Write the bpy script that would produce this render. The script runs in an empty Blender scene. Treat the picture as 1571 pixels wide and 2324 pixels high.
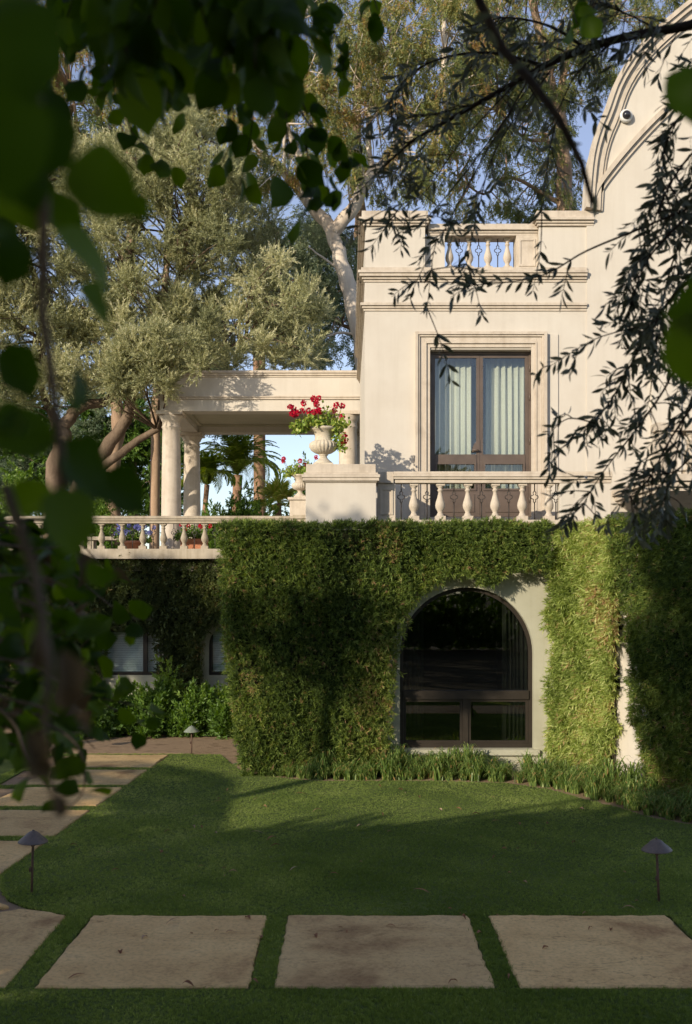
import bpy, bmesh, math, random
import numpy as np
from mathutils import Vector, Matrix
random.seed(7)
rng = np.random.default_rng(7)
sc = bpy.context.scene
col = sc.collection
PI = math.pi

# ------------------------------------------------------------------ camera, sky, sun, exposure
CAMZ = 2.8
cam_d = bpy.data.cameras.new('camera')
cam = bpy.data.objects.new('camera', cam_d); col.objects.link(cam); sc.camera = cam
cam.location = (0, 0, CAMZ); cam.rotation_euler = (PI/2, 0, 0)
cam_d.sensor_fit = 'AUTO'; cam_d.sensor_width = 36; cam_d.lens = 35
cam_d.shift_y = 0.076; cam_d.clip_start = 0.05; cam_d.clip_end = 1500
cam_d.dof.use_dof = True; cam_d.dof.focus_distance = 15.0; cam_d.dof.aperture_fstop = 4.6
SUN_EL, SUN_AZ = math.radians(18), math.radians(40)      # low sun behind the camera's left shoulder
S = np.array([-math.sin(SUN_AZ)*math.cos(SUN_EL), -math.cos(SUN_AZ)*math.cos(SUN_EL), math.sin(SUN_EL)])
world = bpy.data.worlds.new('World'); sc.world = world; world.use_nodes = True
wn = world.node_tree
sky = wn.nodes.new('ShaderNodeTexSky'); sky.sky_type = 'NISHITA'; sky.sun_disc = False
sky.sun_elevation = SUN_EL; sky.sun_rotation = math.radians(220)
sky.air_density = 1.0; sky.dust_density = 0.3; sky.ozone_density = 2.5
grade = wn.nodes.new('ShaderNodeHueSaturation'); grade.inputs['Saturation'].default_value = 0.74; grade.inputs['Hue'].default_value = 0.515
wn.links.new(sky.outputs[0], grade.inputs['Color']); wn.links.new(grade.outputs[0], wn.nodes['Background'].inputs[0])
wn.nodes['Background'].inputs[1].default_value = 0.118
sun_d = bpy.data.lights.new('sun', 'SUN'); sun_d.energy = 3.3; sun_d.angle = math.radians(0.5)
sun_d.color = (1.0, 0.87, 0.69)
sun = bpy.data.objects.new('sun', sun_d); col.objects.link(sun)
sun.rotation_euler = Vector(S).to_track_quat('Z', 'Y').to_euler(); sun.location = (-30, -30, 30)
sc.view_settings.view_transform = 'Standard'; sc.view_settings.look = 'None'
sc.view_settings.exposure = 0.7; sc.view_settings.gamma = 1.0
sc.view_settings.use_curve_mapping = False
sc.cycles.max_bounces = 6; sc.cycles.diffuse_bounces = 4; sc.cycles.glossy_bounces = 3
sc.cycles.transmission_bounces = 4; sc.cycles.transparent_max_bounces = 8
sc.cycles.sample_clamp_indirect = 4.0

# ------------------------------------------------------------------ measuring helpers
F = 2260.0
def W(x, y, d):            # a point measured in the photograph, carried out to its distance d (metres)
    return Vector(((x-785.5)*d/F, d, CAMZ+(1338.6-y)*d/F))
def G(x, y):               # same, for points on the lawn level
    return W(x, y, CAMZ*F/(y-1338.6))

# ------------------------------------------------------------------ materials
def nodes(name):
    m = bpy.data.materials.new(name); m.use_nodes = True
    nt = m.node_tree; b = nt.nodes['Principled BSDF']
    return m, nt, b
def N(nt, t, **kw):
    n = nt.nodes.new(t)
    for k, v in kw.items():
        if k in n.inputs.keys(): n.inputs[k].default_value = v
        else: setattr(n, k, v)
    return n
def ramp(nt, src, stops):
    r = nt.nodes.new('ShaderNodeValToRGB'); e = r.color_ramp.elements
    while len(e) < len(stops): e.new(0.5)
    for i, (p, c) in enumerate(stops):
        e[i].position = p; e[i].color = (*c, 1) if len(c) == 3 else c
    nt.links.new(src, r.inputs[0]); return r
def surf(name, c1, c2, scale=3.0, rough=0.85, bump=0.1, bscale=60.0, spec=0.3, c3=None, stretch=None, streak=0.0):
    """two-tone noisy surface; optional vertical rain streaks"""
    m, nt, b = nodes(name)
    tc = N(nt, 'ShaderNodeTexCoord'); src = tc.outputs['Object']
    if stretch:
        mp = N(nt, 'ShaderNodeMapping'); mp.inputs['Scale'].default_value = stretch
        nt.links.new(src, mp.inputs[0]); src = mp.outputs[0]
    n1 = N(nt, 'ShaderNodeTexNoise', Scale=scale, Detail=6.0, Roughness=0.6); nt.links.new(src, n1.inputs['Vector'])
    st = [(0.32, c1), (0.68, c2)] if c3 is None else [(0.28, c1), (0.5, c2), (0.72, c3)]
    r = ramp(nt, n1.outputs['Fac'], st)
    out = r.outputs[0]
    if streak:
        mp2 = N(nt, 'ShaderNodeMapping'); mp2.inputs['Scale'].default_value = (5, 5, 0.35)
        nt.links.new(tc.outputs['Object'], mp2.inputs[0])
        n3 = N(nt, 'ShaderNodeTexNoise', Scale=1.6, Detail=5.0, Roughness=0.65); nt.links.new(mp2.outputs[0], n3.inputs['Vector'])
        rr = ramp(nt, n3.outputs['Fac'], [(0.45, (1, 1, 1)), (0.75, (1-streak, 1-streak*1.1, 1-streak*1.25))])
        mx = N(nt, 'ShaderNodeMix', data_type='RGBA', blend_type='MULTIPLY'); mx.inputs[0].default_value = 1
        nt.links.new(out, mx.inputs[6]); nt.links.new(rr.outputs[0], mx.inputs[7]); out = mx.outputs[2]
    nt.links.new(out, b.inputs['Base Color'])
    b.inputs['Roughness'].default_value = rough; b.inputs['Specular IOR Level'].default_value = spec
    if bump:
        n2 = N(nt, 'ShaderNodeTexNoise', Scale=bscale, Detail=5.0, Roughness=0.65)
        nt.links.new(tc.outputs['Object'], n2.inputs['Vector'])
        bp = N(nt, 'ShaderNodeBump', Strength=bump, Distance=0.02)
        nt.links.new(n2.outputs['Fac'], bp.inputs['Height']); nt.links.new(bp.outputs[0], b.inputs['Normal'])
    return m
def leafmat(name, stops, trans=0.3, rough=0.5, spec=0.3, attr=True, noise=0.0):
    """leaf: colour runs along the per-leaf 'tint' value; part of the light passes through"""
    m, nt, b = nodes(name)
    if attr:
        a = N(nt, 'ShaderNodeAttribute', attribute_name='tint'); a2 = N(nt, 'ShaderNodeAttribute', attribute_name='tint'); a2.attribute_type = 'INSTANCER'
        ad = N(nt, 'ShaderNodeMath', operation='ADD', use_clamp=True); nt.links.new(a.outputs['Fac'], ad.inputs[0]); nt.links.new(a2.outputs['Fac'], ad.inputs[1]); src = ad.outputs[0]
    else:
        oi = N(nt, 'ShaderNodeObjectInfo'); src = oi.outputs['Random']
    r = ramp(nt, src, stops)
    nt.links.new(r.outputs[0], b.inputs['Base Color'])
    b.inputs['Roughness'].default_value = rough; b.inputs['Specular IOR Level'].default_value = spec
    t = N(nt, 'ShaderNodeBsdfTranslucent')
    hs = N(nt, 'ShaderNodeHueSaturation', Hue=0.485, Saturation=1.25, Value=1.5)
    nt.links.new(r.outputs[0], hs.inputs['Color']); nt.links.new(hs.outputs[0], t.inputs[0])
    mx = N(nt, 'ShaderNodeMixShader'); mx.inputs[0].default_value = trans
    nt.links.new(b.outputs[0], mx.inputs[1]); nt.links.new(t.outputs[0], mx.inputs[2])
    nt.links.new(mx.outputs[0], nt.nodes['Material Output'].inputs[0])
    return m
def glassmat(name, tint=(1, 1, 1), ior=1.5, boost=1.0):
    m, nt, b = nodes(name); nt.nodes.remove(b)
    tr = N(nt, 'ShaderNodeBsdfTransparent'); tr.inputs[0].default_value = (*tint, 1)
    gl = N(nt, 'ShaderNodeBsdfGlossy'); gl.inputs['Roughness'].default_value = 0.015
    fr = N(nt, 'ShaderNodeLayerWeight', Blend=0.5)
    pw = N(nt, 'ShaderNodeMath', operation='POWER'); pw.inputs[1].default_value = 4.5
    mt = N(nt, 'ShaderNodeMath', operation='MULTIPLY_ADD', use_clamp=True); mt.inputs[1].default_value = .8; mt.inputs[2].default_value = .05*boost
    mx = N(nt, 'ShaderNodeMixShader')
    nt.links.new(fr.outputs['Facing'], pw.inputs[0]); nt.links.new(pw.outputs[0], mt.inputs[0]); nt.links.new(mt.outputs[0], mx.inputs[0])
    nt.links.new(tr.outputs[0], mx.inputs[1]); nt.links.new(gl.outputs[0], mx.inputs[2])
    nt.links.new(mx.outputs[0], nt.nodes['Material Output'].inputs[0])
    return m

M = {}
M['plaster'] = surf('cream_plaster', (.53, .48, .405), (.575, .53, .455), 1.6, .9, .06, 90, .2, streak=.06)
M['stone'] = surf('cut_limestone', (.42, .355, .28), (.55, .48, .39), 3.2, .85, .10, 70, .25, c3=(.48, .41, .325), streak=.2)
M['weathered'] = surf('weathered_cast_stone', (.27, .23, .17), (.40, .345, .265), 3.5, .9, .15, 60, .2, c3=(.45, .39, .30), streak=.3)
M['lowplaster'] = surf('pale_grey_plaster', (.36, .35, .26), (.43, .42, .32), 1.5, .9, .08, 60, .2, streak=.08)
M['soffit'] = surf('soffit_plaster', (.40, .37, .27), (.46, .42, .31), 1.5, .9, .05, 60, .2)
M['urn'] = surf('urn_stone', (.38, .33, .25), (.56, .49, .38), 9, .9, .3, 90, .2, c3=(.48, .43, .34))
M['bronze'] = surf('bronze_frame', (.085, .062, .048), (.12, .088, .068), 4, .45, .03, 60, .5)
M['darkframe'] = surf('dark_frame', (.022, .017, .012), (.032, .025, .018), 4, .5, .03, 60, .3)
M['iron'] = surf('wrought_iron', (.02, .018, .016), (.045, .035, .03), 20, .6, .1, 80, .4)
M['glass'] = glassmat('window_glass', (.93, .97, .96), 1.5, 1.5)
M['darkglass'] = glassmat('lower_window_glass', (.55, .58, .55), 1.5, 2.4)
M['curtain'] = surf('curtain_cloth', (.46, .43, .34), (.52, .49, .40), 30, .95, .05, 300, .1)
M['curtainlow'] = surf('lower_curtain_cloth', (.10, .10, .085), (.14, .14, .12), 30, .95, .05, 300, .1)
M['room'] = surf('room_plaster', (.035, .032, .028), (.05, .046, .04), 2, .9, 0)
M['blind'] = surf('blind_slats', (.50, .52, .52), (.58, .6, .6), 6, .7, 0)
M['soil'] = surf('soil', (.17, .115, .07), (.33, .235, .15), 4, .95, .9, 45, .1, c3=(.24, .165, .105))
M['ground'] = surf('far_ground', (.07, .06, .035), (.12, .10, .06), .6, .95, .5, 8, .1)
M['terrafloor'] = surf('terrace_floor', (.33, .28, .21), (.42, .36, .28), 1.2, .9, .1)
M['terracotta'] = surf('terracotta', (.38, .15, .08), (.50, .22, .12), 6, .85, .15, 60, .2)
M['lampmetal'] = surf('aged_copper', (.055, .05, .055), (.13, .10, .085), 14, .5, .25, 70, .5, c3=(.09, .08, .085))
M['lampgreen'] = surf('verdigris_copper', (.13, .16, .13), (.24, .26, .21), 14, .6, .25, 70, .4)
M['lamppost'] = surf('rusty_post', (.07, .045, .035), (.14, .08, .055), 20, .7, .25, 90, .3)
M['bark_olive'] = surf('olive_bark', (.09, .065, .045), (.21, .155, .11), 5, .95, 1.0, 18, .1, stretch=(1, 1, .4))
M['bark_euc'] = surf('pale_eucalyptus_bark', (.48, .39, .30), (.66, .57, .47), 1.3, .8, .35, 9, .2, c3=(.36, .27, .20), stretch=(1, 1, .35))
M['bark_brown'] = surf('brown_eucalyptus_bark', (.20, .13, .085), (.40, .28, .19), 1.6, .9, .6, 8, .1, c3=(.30, .20, .135), stretch=(1, 1, .3))
M['bark_dark'] = surf('dark_twig_bark', (.03, .022, .016), (.07, .052, .04), 20, .9, .5, 60, .1)
M['bark_grey'] = surf('grey_brown_stem', (.11, .085, .065), (.20, .155, .12), 14, .9, .5, 60, .1)
M['palmtrunk'] = surf('palm_trunk', (.20, .12, .075), (.36, .22, .14), 7, .95, 1.0, 14, .1, stretch=(1, 1, 3))
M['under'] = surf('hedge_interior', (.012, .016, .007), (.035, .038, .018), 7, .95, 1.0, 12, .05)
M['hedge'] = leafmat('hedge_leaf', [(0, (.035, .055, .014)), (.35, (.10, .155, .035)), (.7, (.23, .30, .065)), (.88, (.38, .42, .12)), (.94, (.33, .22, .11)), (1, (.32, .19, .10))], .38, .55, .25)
M['hedgelight'] = leafmat('sunlit_hedge_leaf', [(0, (.06, .095, .022)), (.35, (.22, .29, .07)), (.7, (.46, .54, .17)), (.9, (.64, .66, .29)), (1, (.50, .33, .18))], .4, .55, .25)  # brighter, yellower copy of the hedge leaf; sunshine put into the colour
M['creeper'] = leafmat('creeper_leaf', [(0, (.04, .055, .02)), (.5, (.085, .11, .035)), (.9, (.15, .18, .05)), (1, (.26, .18, .08))], .28, .55, .25)
M['shrub'] = leafmat('shrub_leaf', [(0, (.05, .10, .022)), (.6, (.12, .21, .04)), (1, (.25, .35, .08))], .36, .45, .3)
M['olive'] = leafmat('olive_leaf', [(0, (.13, .145, .07)), (.5, (.37, .38, .195)), (.85, (.60, .58, .345)), (1, (.68, .65, .43))], .34, .5, .35)
M['euc'] = leafmat('eucalyptus_leaf', [(0, (.08, .11, .045)), (.4, (.18, .215, .075)), (.7, (.32, .30, .10)), (.9, (.45, .32, .12)), (1, (.48, .27, .13))], .36, .45, .35)
M['eucblue'] = leafmat('grey_green_eucalyptus_leaf', [(0, (.08, .125, .075)), (.5, (.20, .25, .145)), (1, (.38, .42, .26))], .32, .45, .35)
M['palm'] = leafmat('palm_leaf', [(0, (.11, .18, .035)), (.6, (.28, .36, .07)), (1, (.55, .50, .16))], .42, .4, .4)
M['turf'] = leafmat('strap_leaf', [(0, (.08, .14, .04)), (.6, (.18, .27, .065)), (.9, (.34, .40, .13)), (1, (.46, .32, .13))], .38, .4, .4)
M['vine'] = leafmat('round_leaf', [(0, (.02, .048, .005)), (.5, (.045, .095, .009)), (1, (.10, .17, .018))], .48, .55, .2, attr=False)
M['vinebulk'] = leafmat('round_leaf_bulk', [(0, (.02, .048, .005)), (.5, (.045, .095, .009)), (1, (.10, .17, .018))], .48, .55, .2)
M['dryleaf'] = leafmat('dry_leaf', [(0, (.20, .07, .03)), (1, (.34, .14, .05))], .3, .6, .2, attr=False)
M['tanleaf'] = leafmat('curled_tan_leaf', [(0, (.07, .052, .028)), (1, (.13, .095, .055))], .2, .6, .2, attr=False)
M['olnear'] = leafmat('near_olive_leaf', [(0, (.06, .07, .042)), (.6, (.11, .12, .075)), (1, (.20, .205, .14))], .22, .42, .4, attr=False)
M['olnearbulk'] = leafmat('near_olive_leaf_bulk', [(0, (.06, .07, .042)), (.6, (.11, .12, .075)), (1, (.20, .205, .14))], .22, .42, .4)
M['fallen'] = leafmat('fallen_leaf', [(0, (.18, .08, .04)), (.6, (.32, .17, .09)), (1, (.42, .30, .20))], .15, .7, .2, attr=False)
M['petal'] = leafmat('red_petal', [(0, (.40, .005, .02)), (1, (.75, .02, .06))], .35, .5, .2)
M['lavender'] = leafmat('blue_petal', [(0, (.16, .17, .42)), (1, (.32, .33, .62))], .3, .5, .2)
M['geranium'] = leafmat('geranium_leaf', [(0, (.10, .18, .03)), (.6, (.26, .36, .07)), (1, (.48, .52, .14))], .3, .5, .25)
M['grass'] = leafmat('grass_blade', [(0, (.11, .165, .045)), (.6, (.26, .335, .095)), (1, (.48, .50, .21))], .42, .6, .10)

def lawn_material():
    m, nt, b = nodes('lawn')
    tc = N(nt, 'ShaderNodeTexCoord')
    n1 = N(nt, 'ShaderNodeTexNoise', Scale=.9, Detail=7.0, Roughness=.62); nt.links.new(tc.outputs['Object'], n1.inputs['Vector'])
    r = ramp(nt, n1.outputs['Fac'], [(.3, (.08, .115, .03)), (.55, (.135, .18, .05)), (.75, (.20, .235, .075))])
    n2 = N(nt, 'ShaderNodeTexNoise', Scale=90, Detail=4.0, Roughness=.7); nt.links.new(tc.outputs['Object'], n2.inputs['Vector'])
    r2 = ramp(nt, n2.outputs['Fac'], [(.3, (.45, .45, .45)), (.7, (1.3, 1.3, 1.3))])
    mx = N(nt, 'ShaderNodeMix', data_type='RGBA', blend_type='MULTIPLY'); mx.inputs[0].default_value = 1
    nt.links.new(r.outputs[0], mx.inputs[6]); nt.links.new(r2.outputs[0], mx.inputs[7])
    nt.links.new(mx.outputs[2], b.inputs['Base Color']); b.inputs['Roughness'].default_value = .9
    b.inputs['Specular IOR Level'].default_value = .1
    bp = N(nt, 'ShaderNodeBump', Strength=.8, Distance=.03); nt.links.new(n2.outputs['Fac'], bp.inputs['Height'])
    nt.links.new(bp.outputs[0], b.inputs['Normal'])
    return m
M['lawn'] = lawn_material()

def flag_material():
    m, nt, b = nodes('flagstone')
    tc = N(nt, 'ShaderNodeTexCoord'); oi = N(nt, 'ShaderNodeObjectInfo')
    add = N(nt, 'ShaderNodeVectorMath', operation='ADD')
    sc3 = N(nt, 'ShaderNodeVectorMath', operation='SCALE'); sc3.inputs['Scale'].default_value = 37.0
    cmb = N(nt, 'ShaderNodeCombineXYZ')
    for i in range(3): nt.links.new(oi.outputs['Random'], cmb.inputs[i])
    nt.links.new(cmb.outputs[0], sc3.inputs[0]); nt.links.new(tc.outputs['Object'], add.inputs[0]); nt.links.new(sc3.outputs[0], add.inputs[1])
    v = add.outputs[0]
    n1 = N(nt, 'ShaderNodeTexNoise', Scale=1.3, Detail=8.0, Roughness=.62, Distortion=.4); nt.links.new(v, n1.inputs['Vector'])
    r = ramp(nt, n1.outputs['Fac'], [(.30, (.36, .22, .10)), (.43, (.60, .41, .19)), (.6, (.70, .50, .24)), (.74, (.46, .33, .185))])
    n2 = N(nt, 'ShaderNodeTexNoise', Scale=30, Detail=8.0, Roughness=.75); nt.links.new(v, n2.inputs['Vector'])
    r2 = ramp(nt, n2.outputs['Fac'], [(.3, (.62, .62, .62)), (.5, (1, 1, 1)), (.72, (1.15, 1.15, 1.15))])
    mx = N(nt, 'ShaderNodeMix', data_type='RGBA', blend_type='MULTIPLY'); mx.inputs[0].default_value = 1
    tone = ramp(nt, oi.outputs['Random'], [(0, (.80, .80, .82)), (.5, (1, .97, .93)), (1, (1.08, 1.02, .94))])
    mt = N(nt, 'ShaderNodeMix', data_type='RGBA', blend_type='MULTIPLY'); mt.inputs[0].default_value = 1
    nt.links.new(r.outputs[0], mt.inputs[6]); nt.links.new(tone.outputs[0], mt.inputs[7])
    nt.links.new(mt.outputs[2], mx.inputs[6]); nt.links.new(r2.outputs[0], mx.inputs[7])
    # layered flaking: stretched noise contour lines
    mp = N(nt, 'ShaderNodeMapping'); mp.inputs['Scale'].default_value = (.55, 1.8, 1)
    nt.links.new(v, mp.inputs[0])
    n3 = N(nt, 'ShaderNodeTexNoise', Scale=1.7, Detail=7.0, Roughness=.55, Distortion=.9); nt.links.new(mp.outputs[0], n3.inputs['Vector'])
    crack = ramp(nt, n3.outputs['Fac'], [(.0, (1, 1, 1)), (.618, (1, 1, 1)), (.622, (.32, .28, .24)), (.63, (1, 1, 1))])
    mx2 = N(nt, 'ShaderNodeMix', data_type='RGBA', blend_type='MULTIPLY'); mx2.inputs[0].default_value = .8
    nt.links.new(mx.outputs[2], mx2.inputs[6]); nt.links.new(crack.outputs[0], mx2.inputs[7])
    nt.links.new(mx2.outputs[2], b.inputs['Base Color']); b.inputs['Roughness'].default_value = .85
    b.inputs['Specular IOR Level'].default_value = .25
    st = ramp(nt, n3.outputs['Fac'], [(.40, (0, 0, 0)), (.42, (.35, .35, .35)), (.615, (.4, .4, .4)), (.625, (.9, .9, .9))])
    ad = N(nt, 'ShaderNodeMath', operation='MULTIPLY_ADD'); ad.inputs[1].default_value = .5
    nt.links.new(n2.outputs['Fac'], ad.inputs[0]); nt.links.new(st.outputs[0], ad.inputs[2])
    bp = N(nt, 'ShaderNodeBump', Strength=.6, Distance=.012); nt.links.new(ad.outputs[0], bp.inputs['Height'])
    nt.links.new(bp.outputs[0], b.inputs['Normal'])
    return m
M['flag'] = flag_material()

# ------------------------------------------------------------------ mesh helpers
class MB:
    def __init__(s): s.v = []; s.f = []; s.smooth = []
    def add(s, vs, fs, smooth=False):
        o = len(s.v); s.v += [tuple(v) for v in vs]
        for f in fs: s.f.append(tuple(i+o for i in f)); s.smooth.append(smooth)
    def box(s, x0, x1, y0, y1, z0, z1):
        s.add([(x0, y0, z0), (x1, y0, z0), (x1, y1, z0), (x0, y1, z0), (x0, y0, z1), (x1, y0, z1), (x1, y1, z1), (x0, y1, z1)],
              [(0, 3, 2, 1), (4, 5, 6, 7), (0, 1, 5, 4), (1, 2, 6, 5), (2, 3, 7, 6), (3, 0, 4, 7)])
    def lathe(s, prof, n=16, c=(0, 0, 0), lobes=0, lobe_amp=0.0, smooth=True):
        vs = []; fs = []
        for r, z, *k in prof:
            la = lobe_amp if (k and k[0]) else 0
            for i in range(n):
                a = 2*PI*i/n; rr = r*(1+la*abs(math.sin(a*lobes/2))) if lobes else r
                vs.append((c[0]+rr*math.cos(a), c[1]+rr*math.sin(a), c[2]+z))
        for j in range(len(prof)-1):
            for i in range(n):
                a = j*n+i; b = j*n+(i+1) % n; fs.append((a, b, b+n, a+n))
        fs.append(tuple(range(n-1, -1, -1))); fs.append(tuple((len(prof)-1)*n+i for i in range(n)))
        s.add(vs, fs, smooth)
    def tube(s, pts, rad, n=7):
        pts = [Vector(p) for p in pts]; vs = []; fs = []
        ref = Vector((0.3, 0.9, 0.2))
        for i, p in enumerate(pts):
            t = (pts[min(i+1, len(pts)-1)]-pts[max(i-1, 0)])
            t = t.normalized() if t.length > 1e-9 else Vector((0, 0, 1))
            a = t.cross(ref)
            if a.length < .05: a = t.cross(Vector((1, 0, 0)))
            a.normalize(); b = t.cross(a)
            r = rad[i] if hasattr(rad, '__len__') else rad
            for k in range(n):
                w = 2*PI*k/n; vs.append(p+a*(r*math.cos(w))+b*(r*math.sin(w)))
        for i in range(len(pts)-1):
            for k in range(n):
                q = i*n+k; r_ = i*n+(k+1) % n; fs.append((q, r_, r_+n, q+n))
        fs.append(tuple(range(n-1, -1, -1))); fs.append(tuple((len(pts)-1)*n+i for i in range(n)))
        s.add(vs, fs, True)
    def mesh(s, name, mat):
        me = bpy.data.meshes.new(name); me.from_pydata(s.v, [], s.f)
        me.polygons.foreach_set('use_smooth', s.smooth); me.materials.append(mat); me.update(); return me

def tag(o, label=None, cat=None, group=None, kind=None):
    if label: o['label'] = label
    if cat: o['category'] = cat
    if group: o['group'] = group
    if kind: o['kind'] = kind
    return o
def thing(name, loc, label, cat, group=None, rz=0):
    o = bpy.data.objects.new(name, None); o.empty_display_size = .1; col.objects.link(o)
    o.location = loc; o.rotation_euler = (0, 0, rz); return tag(o, label, cat, group)
def link(name, me, parent=None, loc=None, world=True):
    """link a mesh; world=True: its vertices are in world coordinates, so undo the parents' offsets"""
    o = bpy.data.objects.new(name, me); col.objects.link(o)
    if parent is not None:
        o.parent = parent
        if world:
            off = Vector((0, 0, 0)); p = parent
            while p is not None: off += Vector(p.location); p = p.parent
            o.location = -off
    if loc is not None: o.location = loc
    return o
def part(name, mb, mat, parent, world=True, loc=None, kind=None, label=None, bevel=0):
    o = link(name, mb.mesh(name, mat), parent, loc, world)
    if bevel:
        md = o.modifiers.new('bevel', 'BEVEL'); md.width = bevel; md.segments = 2; md.limit_method = 'ANGLE'
    return tag(o, label, None, None, kind)
def struct(name, mb, mat): return tag(link(name, mb.mesh(name, mat)), kind='structure')

def npmesh(name, verts, k, mat, tint=None, smooth=False):
    """verts (N*k,3) -> N polygons of k corners each"""
    n = len(verts)//k; me = bpy.data.meshes.new(name)
    me.vertices.add(len(verts)); me.vertices.foreach_set('co', np.ascontiguousarray(verts, dtype=np.float32).ravel())
    me.loops.add(n*k); me.loops.foreach_set('vertex_index', np.arange(n*k, dtype=np.int32))
    me.polygons.add(n); me.polygons.foreach_set('loop_start', np.arange(0, n*k, k, dtype=np.int32))
    me.polygons.foreach_set('loop_total', np.full(n, k, dtype=np.int32))
    if tint is not None:
        a = me.attributes.new('tint', 'FLOAT', 'POINT'); a.data.foreach_set('value', np.repeat(tint, k).astype(np.float32))
    me.materials.append(mat); me.update(); return me
def unit(a): return a/np.maximum(np.linalg.norm(a, axis=-1, keepdims=True), 1e-9)
def leaf_quads(c, d, L, Wd, roll=None, bend=0.15):
    """diamond leaves: base c, axis d"""
    n = len(c); d = unit(d)
    ref = rng.normal(size=(n, 3)) if roll is None else roll+rng.normal(size=(n, 3))*.35
    s = unit(np.cross(d, ref)); nn = np.cross(s, d)
    L = np.broadcast_to(L, n)[:, None]; Wd = np.broadcast_to(Wd, n)[:, None]
    m = c+d*L*.45+nn*L*bend*.5
    v = np.stack([c, m+s*Wd*.5, c+d*L-nn*L*bend*.3, m-s*Wd*.5], 1)
    return v.reshape(-1, 3)
# sprigs of leaves, spread over a mass (crown, hedge, lawn) by geometry nodes
_gn = {}
def gn_group(src):
    if src.name in _gn: return _gn[src.name]
    g = bpy.data.node_groups.new('spread_'+src.name, 'GeometryNodeTree')
    g.interface.new_socket('Geometry', in_out='INPUT', socket_type='NodeSocketGeometry'); g.interface.new_socket('Geometry', in_out='OUTPUT', socket_type='NodeSocketGeometry')
    i = g.nodes.new('NodeGroupInput'); ou = g.nodes.new('NodeGroupOutput'); oi = g.nodes.new('GeometryNodeObjectInfo'); oi.inputs['Object'].default_value = src
    io = g.nodes.new('GeometryNodeInstanceOnPoints'); er = g.nodes.new('FunctionNodeEulerToRotation')
    ro = g.nodes.new('GeometryNodeInputNamedAttribute'); ro.data_type = 'FLOAT_VECTOR'; ro.inputs['Name'].default_value = 'rot'
    si = g.nodes.new('GeometryNodeInputNamedAttribute'); si.data_type = 'FLOAT'; si.inputs['Name'].default_value = 'size'
    L = g.links.new
    L(i.outputs[0], io.inputs['Points']); L(oi.outputs['Geometry'], io.inputs['Instance']); L(ro.outputs['Attribute'], er.inputs[0]); L(er.outputs[0], io.inputs['Rotation'])
    L(si.outputs['Attribute'], io.inputs['Scale']); L(io.outputs[0], ou.inputs[0]); _gn[src.name] = g; return g
def scatter(name, parent, P, D, size, tint, src, loc=None, spin=True):
    n = len(P); D = unit(D); ref = rng.normal(size=(n, 3)) if spin else np.tile([1., 0, 0], (n, 1)); X = unit(np.cross(D, ref)); Y = np.cross(D, X)
    ry = -np.arcsin(np.clip(X[:, 2], -1, 1)); rx = np.arctan2(Y[:, 2], D[:, 2]); rz = np.arctan2(X[:, 1], X[:, 0])
    me = bpy.data.meshes.new(name); me.vertices.add(n); me.vertices.foreach_set('co', np.ascontiguousarray(P, dtype=np.float32).ravel())
    a = me.attributes.new('rot', 'FLOAT_VECTOR', 'POINT'); a.data.foreach_set('vector', np.stack([rx, ry, rz], 1).astype(np.float32).ravel())
    a = me.attributes.new('size', 'FLOAT', 'POINT'); a.data.foreach_set('value', np.broadcast_to(size, n).astype(np.float32))
    a = me.attributes.new('tint', 'FLOAT', 'POINT'); a.data.foreach_set('value', np.clip(tint, 0, 1).astype(np.float32))
    o = bpy.data.objects.new(name, me); col.objects.link(o); o.parent = parent
    if loc is not None: o.location = loc
    md = o.modifiers.new('spread', 'NODES'); md.node_group = gn_group(src); o['kind'] = 'stuff'; return o
def sprig_src(name, mat, L, n, lL, lW, ang, seed, jit=.25, droop=0., side=0.0, tv=.22):
    R = np.random.default_rng(seed); t = (np.arange(n)+.5)/n; a = np.arange(n)*2.4+R.normal(size=n)*.4; an = ang*(1-.45*t)+R.normal(size=n)*jit
    bendx = side*t*t*L
    c = np.c_[bendx, np.zeros(n), t*L]; d = np.c_[np.sin(an)*np.cos(a), np.sin(an)*np.sin(a), np.cos(an)-droop]
    old = globals()['rng']; globals()['rng'] = R
    v = leaf_quads(c, d, lL*(.75+.5*R.random(n)), lW*(.8+.4*R.random(n))); globals()['rng'] = old
    w = max(.0012, L*.006); st = np.array([[-w, 0, 0], [w, 0, 0], [w*.3+side*L, 0, L], [-w*.3+side*L, 0, L]])
    me = npmesh(name, np.r_[v, st], 4, M[mat], np.r_[R.normal(size=n)*tv*.5, [-.3]]); return bpy.data.objects.new(name, me)
SRC = {}
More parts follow.
